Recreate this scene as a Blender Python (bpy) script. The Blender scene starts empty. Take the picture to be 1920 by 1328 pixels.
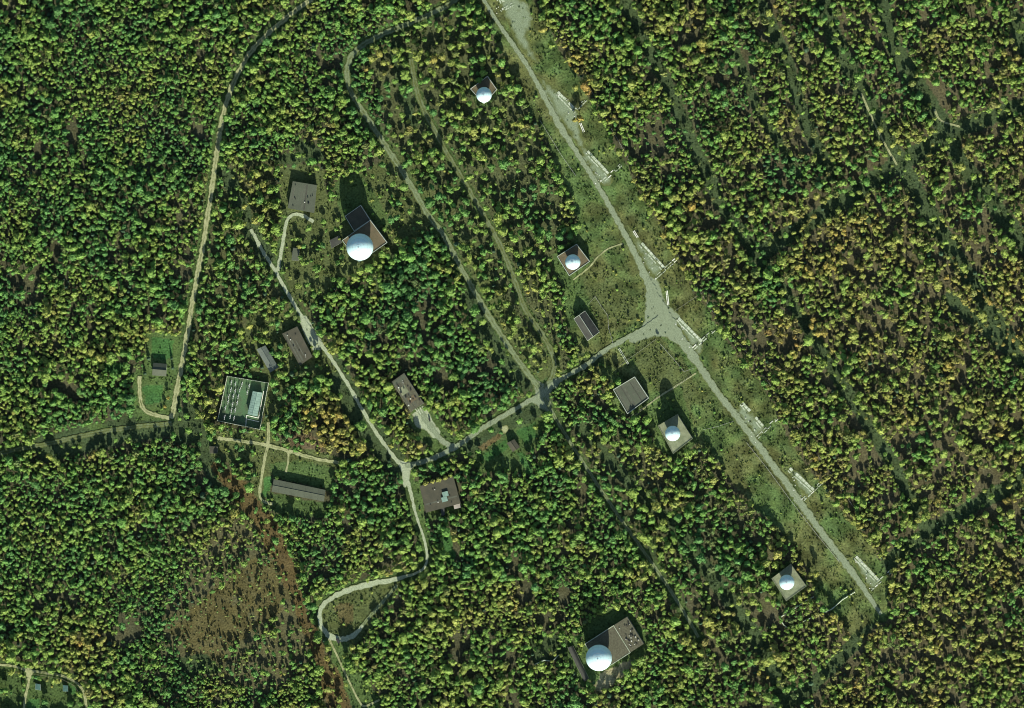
import bpy, bmesh, math, random
import numpy as np
from mathutils import Vector, Matrix

# ------------------------------------------------------------------ camera, sky, sun, exposure
SC = bpy.context.scene
COL = SC.collection
IW, IH = 1920.0, 1328.0            # photograph size, used to turn map positions into metres
GSD = 0.4                          # metres on the ground for one photograph pixel
CAM = Vector((560.0, 430.0, 6000.0))
fwd = (Vector((0, 0, 0)) - CAM).normalized()
right = fwd.cross(Vector((0, 1, 0))).normalized()
up = right.cross(fwd).normalized()
DIST = CAM.length
WIDTH_M = IW * GSD
cam_d = bpy.data.cameras.new('camera')
cam = bpy.data.objects.new('camera', cam_d)
COL.objects.link(cam)
R3 = Matrix((right, up, -fwd)).transposed()
cam.matrix_world = Matrix.Translation(CAM) @ R3.to_4x4()
cam_d.sensor_width = 36.0
cam_d.lens = 36.0 * DIST / WIDTH_M
cam_d.clip_start = 10.0
cam_d.clip_end = 40000.0
SC.camera = cam

SUN_EL, SUN_AZ = math.radians(22.5), math.radians(170.0)   # azimuth clockwise from north (+Y)
sun_dir = Vector((math.sin(SUN_AZ) * math.cos(SUN_EL), math.cos(SUN_AZ) * math.cos(SUN_EL), math.sin(SUN_EL)))
world = bpy.data.worlds.new('World')
SC.world = world
world.use_nodes = True
wn = world.node_tree
bg = wn.nodes['Background']
sky = wn.nodes.new('ShaderNodeTexSky')
sky.sky_type = 'NISHITA'
sky.sun_disc = False
sky.sun_elevation = SUN_EL
sky.sun_rotation = SUN_AZ
bg.inputs['Strength'].default_value = 0.07
wn.links.new(sky.outputs['Color'], bg.inputs['Color'])
sun_l = bpy.data.lights.new('sun', 'SUN')
sun_l.energy = 5.0
sun_l.angle = math.radians(0.5)
sun_l.color = (1.0, 0.95, 0.82)
sun = bpy.data.objects.new('sun', sun_l)
COL.objects.link(sun)
sun.rotation_euler = sun_dir.to_track_quat('Z', 'Y').to_euler()
sun.location = sun_dir * 500
SC.view_settings.view_transform = 'Standard'
SC.view_settings.look = 'None'
SC.view_settings.gamma = 1.0
SC.view_settings.exposure = 1.2
SC.cycles.filter_width = 1.05
SC.cycles.max_bounces = 4
SC.cycles.diffuse_bounces = 2

RNG = np.random.default_rng(7)
random.seed(7)

# ------------------------------------------------------------------ map position -> metres
def W(px, py, h=0.0):
    u = (px - IW / 2) / IW * WIDTH_M / DIST
    v = -(py - IH / 2) / IW * WIDTH_M / DIST
    d = fwd + right * u + up * v
    t = (h - CAM.z) / d.z
    return CAM + d * t

def Wn(px, py, h=0.0):
    px = np.asarray(px, float); py = np.asarray(py, float); h = np.asarray(h, float) + 0 * px
    u = (px - IW / 2) / IW * WIDTH_M / DIST
    v = -(py - IH / 2) / IW * WIDTH_M / DIST
    d = [fwd[i] + right[i] * u + up[i] * v for i in range(3)]
    t = (h - CAM.z) / d[2]
    return np.stack([CAM.x + d[0] * t, CAM.y + d[1] * t, h], -1)

# ------------------------------------------------------------------ materials
def nodes_of(m):
    m.use_nodes = True
    nt = m.node_tree
    return nt, nt.nodes['Principled BSDF']

def mat(name, c, rough=0.9, var=0.25, scale=0.35, c2=None, fine=2.5, finev=0.2, bump=0.0, spec=0.2):
    """one colour with large stains (towards c2) and fine grain"""
    m = bpy.data.materials.new(name)
    nt, p = nodes_of(m)
    p.inputs['Roughness'].default_value = rough
    p.inputs['Specular IOR Level'].default_value = spec
    N, L = nt.nodes, nt.links
    geo = N.new('ShaderNodeNewGeometry')
    n1 = N.new('ShaderNodeTexNoise'); n1.inputs['Scale'].default_value = scale; n1.inputs['Detail'].default_value = 5
    n2 = N.new('ShaderNodeTexNoise'); n2.inputs['Scale'].default_value = fine; n2.inputs['Detail'].default_value = 3
    L.new(geo.outputs['Position'], n1.inputs['Vector']); L.new(geo.outputs['Position'], n2.inputs['Vector'])
    mix = N.new('ShaderNodeMix'); mix.data_type = 'RGBA'
    ramp = N.new('ShaderNodeMapRange'); ramp.inputs['From Min'].default_value = 0.35; ramp.inputs['From Max'].default_value = 0.65
    L.new(n1.outputs['Fac'], ramp.inputs['Value']); L.new(ramp.outputs['Result'], mix.inputs['Factor'])
    c2 = c2 or tuple(x * (1 - var) for x in c)
    mix.inputs['A'].default_value = (*c, 1); mix.inputs['B'].default_value = (*c2, 1)
    r2 = N.new('ShaderNodeMapRange'); r2.inputs['From Min'].default_value = 0.25; r2.inputs['From Max'].default_value = 0.75
    r2.inputs['To Min'].default_value = 1 - finev; r2.inputs['To Max'].default_value = 1 + finev
    L.new(n2.outputs['Fac'], r2.inputs['Value'])
    vm = N.new('ShaderNodeVectorMath'); vm.operation = 'SCALE'
    L.new(mix.outputs['Result'], vm.inputs[0]); L.new(r2.outputs['Result'], vm.inputs['Scale'])
    L.new(vm.outputs['Vector'], p.inputs['Base Color'])
    if bump:
        b = N.new('ShaderNodeBump'); b.inputs['Strength'].default_value = bump; b.inputs['Distance'].default_value = 0.1
        L.new(n2.outputs['Fac'], b.inputs['Height']); L.new(b.outputs['Normal'], p.inputs['Normal'])
    return m

def mat_tint(name, var=0.3):
    """foliage: colour comes from the tree itself (instance attribute or object colour), grain on top"""
    m = bpy.data.materials.new(name)
    nt, p = nodes_of(m)
    p.inputs['Roughness'].default_value = 0.65
    p.inputs['Specular IOR Level'].default_value = 0.2
    N, L = nt.nodes, nt.links
    a = N.new('ShaderNodeAttribute'); a.attribute_type = 'INSTANCER'; a.attribute_name = 'color'
    geo = N.new('ShaderNodeNewGeometry')
    n = N.new('ShaderNodeTexNoise'); n.inputs['Scale'].default_value = 1.3; n.inputs['Detail'].default_value = 2
    L.new(geo.outputs['Position'], n.inputs['Vector'])
    r = N.new('ShaderNodeMapRange'); r.inputs['From Min'].default_value = 0.3; r.inputs['From Max'].default_value = 0.7
    r.inputs['To Min'].default_value = 1 - var; r.inputs['To Max'].default_value = 1 + var
    L.new(n.outputs['Fac'], r.inputs['Value'])
    vm = N.new('ShaderNodeVectorMath'); vm.operation = 'SCALE'
    L.new(a.outputs['Color'], vm.inputs[0]); L.new(r.outputs['Result'], vm.inputs['Scale'])
    L.new(vm.outputs['Vector'], p.inputs['Base Color'])
    return m

M = {}
M['leaf'] = mat_tint('autumn foliage')
M['tuft'] = mat_tint('grass blades', 0.2)
M['bark'] = mat('bark', (0.11, 0.09, 0.065), scale=1.0)
M['roof_gray'] = mat('grey roofing felt', (0.074, 0.088, 0.060), var=0.2, c2=(0.062, 0.074, 0.050), scale=0.15)
M['roof_brown'] = mat('brown roofing felt', (0.066, 0.064, 0.043), c2=(0.050, 0.051, 0.035), scale=0.2)
M['felt_a'] = mat('faded felt', (0.084, 0.092, 0.066), c2=(0.066, 0.072, 0.052), scale=0.4, finev=0.3)
M['felt_b'] = mat('patched felt', (0.060, 0.064, 0.047), c2=(0.048, 0.050, 0.038), scale=0.4, finev=0.3)
M['roof_dark'] = mat('dark roofing', (0.052, 0.056, 0.046), c2=(0.040, 0.042, 0.036), scale=0.3)
M['roof_spot'] = mat('mossy roof gravel', (0.095, 0.098, 0.062), c2=(0.058, 0.056, 0.036), scale=0.9, finev=0.4)
M['roof_rust'] = mat('red brown roof', (0.115, 0.092, 0.055), c2=(0.085, 0.076, 0.042), scale=0.25, finev=0.3)
M['roof_conc'] = mat('pale roof screed', (0.185, 0.205, 0.125), c2=(0.12, 0.14, 0.08), scale=0.3, finev=0.25)
M['roof_steel'] = mat('grey sheet roof', (0.115, 0.14, 0.115), c2=(0.09, 0.11, 0.09), scale=0.2, rough=0.6)
M['roof_teal'] = mat('pale teal sheet roof', (0.19, 0.29, 0.235), c2=(0.14, 0.22, 0.18), scale=0.25, rough=0.6)
M['roof_green'] = mat('dark green sheet roof', (0.055, 0.12, 0.10), c2=(0.04, 0.09, 0.08), scale=0.3, rough=0.6)
M['concrete'] = mat('weathered concrete', (0.42, 0.47, 0.36), c2=(0.26, 0.32, 0.21), scale=0.5, finev=0.25)
M['white'] = mat('white painted concrete', (0.72, 0.74, 0.66), c2=(0.55, 0.58, 0.48), scale=0.8)
M['parapet'] = mat('pale parapet', (0.36, 0.40, 0.33), c2=(0.28, 0.33, 0.26), scale=0.5)
M['wall'] = mat('grey brick wall', (0.30, 0.28, 0.24), c2=(0.24, 0.22, 0.19), scale=0.5)
M['wall_red'] = mat('old red brick wall', (0.24, 0.13, 0.09), c2=(0.18, 0.10, 0.075), scale=0.5)
M['glass'] = mat('window glass', (0.03, 0.035, 0.04), rough=0.15, var=0.1, spec=0.5)
M['door'] = mat('painted door', (0.10, 0.13, 0.11))
M['dome'] = mat('white radome skin', (0.44, 0.65, 0.66), c2=(0.42, 0.63, 0.64), scale=0.08, finev=0.02, rough=0.55)
M['metal'] = mat('galvanised steel', (0.45, 0.47, 0.45), rough=0.5, c2=(0.35, 0.36, 0.34))
M['dark'] = mat('dark steel', (0.03, 0.03, 0.03), rough=0.6)
M['wood'] = mat('grey fence wood', (0.22, 0.20, 0.15), c2=(0.15, 0.13, 0.1))
M['insul'] = mat('white insulator', (0.75, 0.78, 0.74), rough=0.4)

def ground_mat():
    m = bpy.data.materials.new('soil and grass')
    nt, p = nodes_of(m)
    p.inputs['Roughness'].default_value = 1.0
    p.inputs['Specular IOR Level'].default_value = 0.05
    N, L = nt.nodes, nt.links
    a = N.new('ShaderNodeAttribute'); a.attribute_name = 'soil'
    geo = N.new('ShaderNodeNewGeometry')
    def noise(s, d, lo, hi):
        n = N.new('ShaderNodeTexNoise'); n.inputs['Scale'].default_value = s; n.inputs['Detail'].default_value = d
        L.new(geo.outputs['Position'], n.inputs['Vector'])
        r = N.new('ShaderNodeMapRange'); r.inputs['From Min'].default_value = 0.3; r.inputs['From Max'].default_value = 0.7
        r.inputs['To Min'].default_value = lo; r.inputs['To Max'].default_value = hi
        L.new(n.outputs['Fac'], r.inputs['Value'])
        return r.outputs['Result'], n
    f1, _ = noise(0.07, 4, 0.75, 1.25)
    f2, n2 = noise(0.7, 3, 0.6, 1.4)
    mul = N.new('ShaderNodeMath'); mul.operation = 'MULTIPLY'
    L.new(f1, mul.inputs[0]); L.new(f2, mul.inputs[1])
    hue, _ = noise(0.12, 3, 0.0, 1.0)
    mix = N.new('ShaderNodeMix'); mix.data_type = 'RGBA'; mix.blend_type = 'MULTIPLY'
    mix.inputs['B'].default_value = (1.06, 1.0, 0.85, 1)
    L.new(hue, mix.inputs['Factor']); L.new(a.outputs['Color'], mix.inputs['A'])
    vm = N.new('ShaderNodeVectorMath'); vm.operation = 'SCALE'
    L.new(mix.outputs['Result'], vm.inputs[0]); L.new(mul.outputs[0], vm.inputs['Scale'])
    L.new(vm.outputs['Vector'], p.inputs['Base Color'])
    b = N.new('ShaderNodeBump'); b.inputs['Strength'].default_value = 0.8; b.inputs['Distance'].default_value = 0.35
    L.new(n2.outputs['Fac'], b.inputs['Height']); L.new(b.outputs['Normal'], p.inputs['Normal'])
    return m

def road_mat(name, c, grass=(0.085, 0.105, 0.035), cover=0.0):
    """worn surface; grass grows in from the verges and in patches (attribute 'verge' runs 0 middle .. 1 edge)"""
    m = bpy.data.materials.new(name)
    nt, p = nodes_of(m)
    p.inputs['Roughness'].default_value = 1.0
    p.inputs['Specular IOR Level'].default_value = 0.05
    N, L = nt.nodes, nt.links
    a = N.new('ShaderNodeAttribute'); a.attribute_name = 'verge'
    geo = N.new('ShaderNodeNewGeometry')
    n1 = N.new('ShaderNodeTexNoise'); n1.inputs['Scale'].default_value = 0.22; n1.inputs['Detail'].default_value = 6
    n2 = N.new('ShaderNodeTexNoise'); n2.inputs['Scale'].default_value = 1.6; n2.inputs['Detail'].default_value = 3
    for n in (n1, n2): L.new(geo.outputs['Position'], n.inputs['Vector'])
    ad = N.new('ShaderNodeMath'); ad.operation = 'MULTIPLY_ADD'; ad.inputs[1].default_value = 1.6; ad.inputs[2].default_value = -0.8 + cover
    L.new(n1.outputs['Fac'], ad.inputs[0])
    ad2 = N.new('ShaderNodeMath'); ad2.operation = 'ADD'; L.new(ad.outputs[0], ad2.inputs[0]); L.new(a.outputs['Fac'], ad2.inputs[1])
    r = N.new('ShaderNodeMapRange'); r.inputs['From Min'].default_value = 0.35; r.inputs['From Max'].default_value = 0.95
    L.new(ad2.outputs[0], r.inputs['Value'])
    mix = N.new('ShaderNodeMix'); mix.data_type = 'RGBA'
    mix.inputs['A'].default_value = (*c, 1); mix.inputs['B'].default_value = (*grass, 1)
    L.new(r.outputs['Result'], mix.inputs['Factor'])
    r2 = N.new('ShaderNodeMapRange'); r2.inputs['From Min'].default_value = 0.3; r2.inputs['From Max'].default_value = 0.7
    r2.inputs['To Min'].default_value = 0.68; r2.inputs['To Max'].default_value = 1.28
    L.new(n2.outputs['Fac'], r2.inputs['Value'])
    vm = N.new('ShaderNodeVectorMath'); vm.operation = 'SCALE'
    L.new(mix.outputs['Result'], vm.inputs[0]); L.new(r2.outputs['Result'], vm.inputs['Scale'])
    L.new(vm.outputs['Vector'], p.inputs['Base Color'])
    return m
M['ground'] = ground_mat()
M['road'] = road_mat('worn pale asphalt', (0.175, 0.215, 0.135), cover=0.06)
M['worn'] = road_mat('worn ground', (0.165, 0.21, 0.13), cover=0.3)
M['road_bright'] = road_mat('bleached concrete lane', (0.27, 0.315, 0.205), cover=-0.02)
M['track'] = road_mat('overgrown track', (0.145, 0.185, 0.10), cover=0.2)
M['faint'] = road_mat('barely visible track', (0.125, 0.16, 0.085), cover=0.42)
M['track_bright'] = road_mat('sandy track', (0.27, 0.29, 0.15), cover=0.12)

# ------------------------------------------------------------------ object helpers
def tag(o, label=None, cat=None, group=None, kind=None):
    if label: o['label'] = label
    if cat: o['category'] = cat
    if group: o['group'] = group
    if kind: o['kind'] = kind
    return o

def empty(name, loc):
    o = bpy.data.objects.new(name, None)
    o.empty_display_size = 0.5
    o.location = loc
    COL.objects.link(o)
    return o

class MB:
    def __init__(s): s.v = []; s.f = []
    def poly(s, pts):
        n = len(s.v); s.v += [tuple(p) for p in pts]; s.f.append(tuple(range(n, n + len(pts)))); return s
    def prism(s, pts, z0, z1):
        """vertical prism over a ccw list of (x, y)"""
        n = len(s.v); k = len(pts)
        s.v += [(p[0], p[1], z0) for p in pts] + [(p[0], p[1], z1) for p in pts]
        for i in range(k):
            j = (i + 1) % k
            s.f.append((n + i, n + j, n + k + j, n + k + i))
        s.f.append(tuple(n + k + i for i in range(k)))
        s.f.append(tuple(n + i for i in reversed(range(k))))
        return s
    def bar(s, a, b, w, z0, z1):
        """box along the ground line a-b, w wide"""
        a = Vector(a[:2]); b = Vector(b[:2]); d = (b - a).normalized(); q = Vector((-d.y, d.x)) * w / 2
        return s.prism([a - q, b - q, b + q, a + q], z0, z1)
    def tube(s, pts, r, n=6):
        pts = [Vector(p) for p in pts]
        base = len(s.v)
        rr = r if isinstance(r, (list, tuple)) else [r] * len(pts)
        for i, p in enumerate(pts):
            d = (pts[min(i + 1, len(pts) - 1)] - pts[max(i - 1, 0)]).normalized()
            q = d.cross(Vector((0, 0, 1)))
            q = Vector((1, 0, 0)) if q.length < 0.01 else q.normalized()
            t = d.cross(q)
            for k in range(n):
                a = 2 * math.pi * k / n
                s.v.append(tuple(p + (q * math.cos(a) + t * math.sin(a)) * rr[i]))
        for i in range(len(pts) - 1):
            for k in range(n):
                j = (k + 1) % n
                s.f.append((base + i * n + k, base + i * n + j, base + (i + 1) * n + j, base + (i + 1) * n + k))
        s.f.append(tuple(base + k for k in reversed(range(n))))
        s.f.append(tuple(base + (len(pts) - 1) * n + k for k in range(n)))
        return s
    def mesh(s, name, m, origin=None, smooth=False):
        me = bpy.data.meshes.new(name)
        o = origin or Vector((0, 0, 0))
        me.from_pydata([(v[0] - o[0], v[1] - o[1], v[2] - o[2]) for v in s.v], [], s.f)
        me.validate(); me.update()
        if m: me.materials.append(M[m] if isinstance(m, str) else m)
        if smooth: me.shade_smooth()
        return me
    def build(s, name, m, parent=None, smooth=False, root=None):
        """mesh object; a child keeps world coordinates minus its root's location"""
        org = (root or parent)
        base = Vector((0, 0, 0))
        p = org
        while p is not None:
            base += p.location; p = p.parent
        me = s.mesh(name, m, base, smooth)
        o = bpy.data.objects.new(name, me)
        COL.objects.link(o)
        if parent: o.parent = parent
        return o

def ccw(pts):
    a = sum(p[0] * q[1] - q[0] * p[1] for p, q in zip(pts, pts[1:] + pts[:1]))
    return pts if a > 0 else pts[::-1]

def lerp(a, b, t): return a + (b - a) * t

# ------------------------------------------------------------------ the map: rasters of what grows where (2 px cells)
CELL, X0, Y0, X1, Y1 = 2.0, -200.0, -200.0, 2120.0, 1528.0
NX, NY = int((X1 - X0) / CELL), int((Y1 - Y0) / CELL)
GX, GY = np.meshgrid(X0 + (np.arange(NX) + 0.5) * CELL, Y0 + (np.arange(NY) + 0.5) * CELL)

def noise2(size, seed, oct=3):
    rg = np.random.default_rng(seed); out = 0; amp = 1; tot = 0
    for o in range(oct):
        n = rg.random((int((Y1 - Y0) / size) + 4, int((X1 - X0) / size) + 4))
        x = (GX - X0) / size; y = (GY - Y0) / size
        i = x.astype(int); j = y.astype(int); fx = x - i; fy = y - j
        fx = fx * fx * (3 - 2 * fx); fy = fy * fy * (3 - 2 * fy)
        out = out + amp * ((n[j, i] * (1 - fx) + n[j, i + 1] * fx) * (1 - fy) + (n[j + 1, i] * (1 - fx) + n[j + 1, i + 1] * fx) * fy)
        tot += amp; amp *= 0.5; size /= 2
    return out / tot

WOB_X = (noise2(30, 11) - 0.5) * 16
WOB_Y = (noise2(30, 12) - 0.5) * 16

def in_poly(pts, wob=1.0):
    x = GX + WOB_X * wob; y = GY + WOB_Y * wob
    r = np.zeros(GX.shape, bool)
    for (ax, ay), (bx, by) in zip(pts, pts[1:] + pts[:1]):
        if ay == by: continue
        c = ((ay > y) != (by > y)) & (x < (bx - ax) * (y - ay) / (by - ay) + ax)
        r ^= c
    return r

def dist_line(pts):
    d = np.full(GX.shape, 1e9)
    for (ax, ay), (bx, by) in zip(pts, pts[1:]):
        x0, x1 = min(ax, bx) - 70, max(ax, bx) + 70; y0, y1 = min(ay, by) - 70, max(ay, by) + 70
        i0 = max(0, int((x0 - X0) / CELL)); i1 = min(NX, int((x1 - X0) / CELL) + 1)
        j0 = max(0, int((y0 - Y0) / CELL)); j1 = min(NY, int((y1 - Y0) / CELL) + 1)
        if i0 >= i1 or j0 >= j1: continue
        gx = GX[j0:j1, i0:i1]; gy = GY[j0:j1, i0:i1]
        dx, dy = bx - ax, by - ay; l2 = dx * dx + dy * dy
        t = np.clip(((gx - ax) * dx + (gy - ay) * dy) / l2, 0, 1)
        dd = np.hypot(gx - ax - t * dx, gy - ay - t * dy)
        d[j0:j1, i0:i1] = np.minimum(d[j0:j1, i0:i1], dd)
    return d

def spline(pts, step=4.0):
    """Catmull-Rom through the points, resampled about every step px"""
    P = [Vector(p) for p in pts]
    P = [P[0] * 2 - P[1]] + P + [P[-1] * 2 - P[-2]]
    out = []
    for i in range(1, len(P) - 2):
        n = max(2, int((P[i + 1] - P[i]).length / step))
        for k in range(n):
            t = k / n
            a, b, c, d = P[i - 1], P[i], P[i + 1], P[i + 2]
            out.append(0.5 * ((2 * b) + (c - a) * t + (2 * a - 5 * b + 4 * c - d) * t * t + (3 * b - a - 3 * c + d) * t ** 3))
    out.append(P[-2])
    return out

# roads: (name, label, material, width px, points)
ROADS = [
 ('road', 'long pale straight road down the grass strip past the concrete pads', 'road', [7, 7, 8, 9, 11, 13, 10, 10, 11, 13, 16, 20, 18, 15, 13, 13, 14, 14, 14, 13, 10, 7],
  [(880, -60), (908, 0), (945, 60), (985, 118), (1025, 190), (1052, 240), (1085, 292), (1122, 350), (1160, 418), (1192, 478), (1215, 530), (1240, 580),
   (1272, 628), (1308, 682), (1345, 735), (1390, 793), (1440, 860), (1492, 930), (1545, 1005), (1595, 1070), (1630, 1120), (1652, 1152)]),
 ('road', 'short pale cross road from the long strip road down to the brown roofed hall', 'road', 10,
  [(1245, 592), (1210, 615), (1170, 637), (1135, 657), (1095, 687), (1045, 715), (1018, 738), (970, 765), (905, 803), (855, 838), (805, 862), (760, 874)]),
 ('road', 'narrow bright lane from the grey roofed hall down to the brown roofed hall', 'road_bright', 7,
  [(470, 430), (495, 475), (520, 515), (548, 565), (580, 615), (618, 668), (655, 725), (695, 795), (735, 852), (758, 880)]),
 ('road', 'lane running south past the brown roofed hall and round the grassy loop', 'road_bright', [7, 7, 5, 5, 5, 5, 7, 11, 11, 9, 8, 9, 11, 11, 10, 6],
  [(756, 870), (768, 915), (780, 965), (795, 1010), (801, 1045), (792, 1068), (755, 1083), (705, 1093), (655, 1106), (618, 1124), (600, 1146), (602, 1172),
   (618, 1192), (640, 1199), (664, 1191), (680, 1173)]),
 ('path', 'faint green return leg of the grassy loop', 'track', 7, [(676, 1178), (690, 1160), (712, 1135), (745, 1097)]),
 ('path', 'thin pale path from the grassy loop to the bottom edge', 'track_bright', 4,
  [(612, 1188), (630, 1225), (650, 1268), (672, 1312), (684, 1324), (712, 1312)]),
 ('path', 'pale path bending from the lane up to the grey roofed hall', 'road_bright', 7,
  [(521, 508), (526, 480), (532, 445), (538, 415), (548, 403), (566, 404), (588, 416)]),
 ('road', 'green overgrown track looping down from the upper trees to the road junction', 'track', 11,
  [(870, -10), (830, 15), (765, 45), (705, 70), (665, 98), (651, 130), (657, 170), (685, 215), (722, 272), (760, 330), (800, 398), (832, 442), (868, 508),
   (908, 578), (945, 636), (982, 690), (1012, 728)]),
 ('path', 'faint overgrown strip running beside the green track between trees', 'faint', 10,
  [(770, 110), (788, 190), (828, 268), (868, 338), (902, 395), (940, 465), (968, 535), (985, 580), (1012, 620), (1036, 665), (1038, 700), (1022, 730)]),
 ('road', 'long forest road curving down the left side to the small house', 'track_bright', 10,
  [(640, -40), (570, 8), (520, 48), (478, 88), (448, 135), (425, 190), (412, 250), (402, 320), (390, 400), (377, 480), (362, 560), (348, 645), (334, 720), (322, 785)]),
 ('road', 'shaded forest road leaving the left edge', 'faint', 9,  # tree shade put into its colour by the darker, grassier faint material
  [(-60, 868), (0, 850), (90, 832), (180, 812), (260, 800), (322, 795)]),
 ('path', 'sandy yard path looping behind the small house', 'track_bright', 8,
  [(262, 705), (262, 735), (268, 765), (290, 778), (318, 784)]),
 ('path', 'worn path through the grass below the walled substation', 'track_bright', 7,
  [(408, 822), (445, 826), (500, 835), (545, 847), (590, 860), (635, 868)]),
 ('path', 'pale curved path from the substation to the long roofed building', 'track_bright', 6,
  [(503, 792), (503, 830), (496, 862), (490, 900), (487, 928), (494, 940), (512, 945)]),
 ('path', 'tiny path to the north side of the long roofed building', 'track_bright', 4, [(541, 848), (540, 868), (536, 886)]),
 ('path', 'pale apron path from the spotted roof building to the cross road', 'road', 11,
  [(785, 768), (797, 785), (812, 806), (830, 828), (852, 838)]),
 ('path', 'sandy garden path round the left plot in the lower left corner', 'track_bright', 5,
  [(-40, 1245), (5, 1247), (35, 1252), (53, 1262), (53, 1285), (48, 1305), (43, 1345)]),
 ('path', 'sandy garden path round the right plot in the lower left corner', 'track_bright', 5,
  [(54, 1258), (85, 1262), (118, 1268), (145, 1282), (159, 1305), (163, 1345)]),
 ('path', 'faint lane running down through trees from the junction', 'track', 7,
  [(1020, 745), (1048, 795), (1105, 885), (1165, 975), (1215, 1045), (1262, 1115), (1310, 1195)]),
 ('path', 'pale forest track in the upper right woods', 'track_bright', 4,
  [(1615, 175), (1640, 232), (1662, 275), (1682, 310)]),
 ('path', 'short pale bend of track far right in the upper woods', 'track_bright', 4, [(1752, 205), (1764, 226), (1800, 238)]),
 ('path', 'thin worn path from the strip road to the third dome', 'track_bright', 3, [(1168, 457), (1142, 466), (1122, 481), (1104, 502), (1075, 525)]),
 ('path', 'thin worn path from the strip road to the fourth dome', 'track_bright', 3, [(1305, 700), (1270, 722), (1230, 748), (1190, 780)]),
]
# extra patches of bare pale ground: junction splays, aprons
PATCHES = [
 ('road', 'wide pale splay where the strip road meets the cross road', 'road', [(1212, 520), (1232, 522), (1248, 565), (1272, 590), (1300, 640), (1312, 672), (1290, 668), (1268, 645), (1240, 632), (1210, 637), (1185, 645), (1180, 634), (1203, 615), (1208, 590)]),
 ('road', 'bare triangular junction where track and cross road meet', 'road', [(985, 690), (1002, 708), (1020, 718), (1044, 708), (1048, 722), (1032, 738), (1036, 765), (1046, 790), (1030, 775), (1010, 765), (998, 752), (1004, 738)]),
 ('pavement', 'bright concrete yard beside the brown roofed garage', 'road_bright', [(561, 600), (575, 592), (590, 620), (607, 650), (590, 662), (578, 642), (566, 618)]),
 ('pavement', 'pale apron in front of the spotted roof building', 'road_bright', [(772, 778), (796, 762), (812, 790), (826, 812), (812, 822), (796, 806), (780, 800)]),
 ('pavement', 'small pale junction by the brown roofed hall', 'road_bright', [(742, 858), (760, 866), (785, 868), (772, 880), (766, 905), (758, 915), (752, 885)]),
 ('path', 'bright sandy spot beside the garden shed', 'track_bright', [(938, 802), (950, 796), (953, 808), (944, 814)]),
 ('road', 'sandy fork where the left garden paths meet', 'track_bright', [(40, 1250), (62, 1256), (58, 1272), (50, 1275), (49, 1263)]),
 ('road', 'worn pale ground beside the second concrete pad', 'worn', [(1005, 140), (1040, 165), (1078, 200), (1090, 240), (1100, 280), (1150, 335), (1125, 345), (1080, 270), (1045, 215)]),
 ('road', 'worn pale ground at the top end of the strip road', 'worn', [(925, -20), (985, 0), (1000, 40), (990, 70), (1010, 120), (975, 90), (950, 40)]),
 ('road', 'worn pale ground beside the fifth concrete pad', 'worn', [(1262, 600), (1280, 600), (1318, 640), (1310, 668), (1290, 640)]),
 ('road', 'worn pale ground beside the sixth concrete pad', 'worn', [(1380, 770), (1395, 758), (1432, 800), (1420, 820), (1400, 800)]),
 ('road', 'worn pale ground beside the seventh concrete pad', 'worn', [(1478, 882), (1490, 880), (1528, 920), (1515, 930), (1490, 905)]),
 ('road', 'worn pale ground beside the lowest concrete pad', 'worn', [(1600, 1048), (1612, 1045), (1650, 1090), (1635, 1105), (1612, 1075)]),
 ('road', 'worn pale ground beside the fourth concrete pad', 'worn', [(1175, 420), (1205, 455), (1240, 500), (1226, 522), (1200, 480)]),
]

T = np.ones(GX.shape)                       # how many trees
SOIL = np.zeros(GX.shape + (3,)); SOIL[:] = (0.056, 0.060, 0.034)
east = np.clip((GX - 1150) / 500, 0, 1)
SOIL = SOIL * (1 - east[..., None]) + np.array((0.074, 0.072, 0.041)) * east[..., None]
TUFT = np.zeros(GX.shape)                   # how much tall grass
BUSH = np.zeros(GX.shape)

GRASS = np.array((0.062, 0.104, 0.036)); OLIVE = np.array((0.070, 0.092, 0.036)); LAWN = np.array((0.044, 0.112, 0.034))
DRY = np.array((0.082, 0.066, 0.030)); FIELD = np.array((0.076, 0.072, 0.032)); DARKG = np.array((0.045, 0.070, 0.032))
NZ = noise2(26, 5); NZ2 = noise2(70, 6); NZ3 = noise2(14, 9)

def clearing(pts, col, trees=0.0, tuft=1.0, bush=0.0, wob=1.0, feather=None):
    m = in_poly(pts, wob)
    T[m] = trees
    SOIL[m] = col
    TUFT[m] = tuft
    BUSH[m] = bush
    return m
# grassy strip and the fenced plots beside it
m = clearing([(872, -60), (905, 20), (940, 100), (985, 185), (1025, 270), (1060, 350), (1090, 420), (1058, 455), (1035, 500), (1060, 545), (1060, 600), (1082, 650), (1105, 690), (1150, 715),
          (1150, 775), (1215, 785), (1225, 840), (1262, 862), (1310, 830), (1340, 860), (1380, 915), (1430, 965), (1480, 1020), (1520, 1070), (1530, 1120), (1555, 1150), (1600, 1190),
          (1650, 1165), (1672, 1100), (1655, 1050), (1605, 985), (1540, 910), (1480, 820), (1440, 745), (1385, 670), (1335, 595), (1280, 510), (1240, 435), (1200, 360), (1155, 275), (1105, 185), (1045, 85), (1000, 10), (975, -60)], GRASS, 0.0, 1.0, 0.25)
vz = np.clip((noise2(44, 61) - 0.35) / 0.3, 0, 1)[m][:, None]; vy = np.clip((noise2(18, 62) - 0.3) / 0.4, 0, 1)[m][:, None]
SOIL[m] = (GRASS * (1 - vz) + np.array((0.078, 0.094, 0.036)) * vz) * (0.66 + 0.7 * vy)
for pg, c in (([(1190, 640), (1235, 632), (1300, 700), (1300, 790), (1240, 735), (1200, 700)], OLIVE), ([(1090, 520), (1200, 560), (1200, 600), (1120, 600)], OLIVE * 0.95)):
    SOIL[in_poly(pg)] = c
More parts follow.
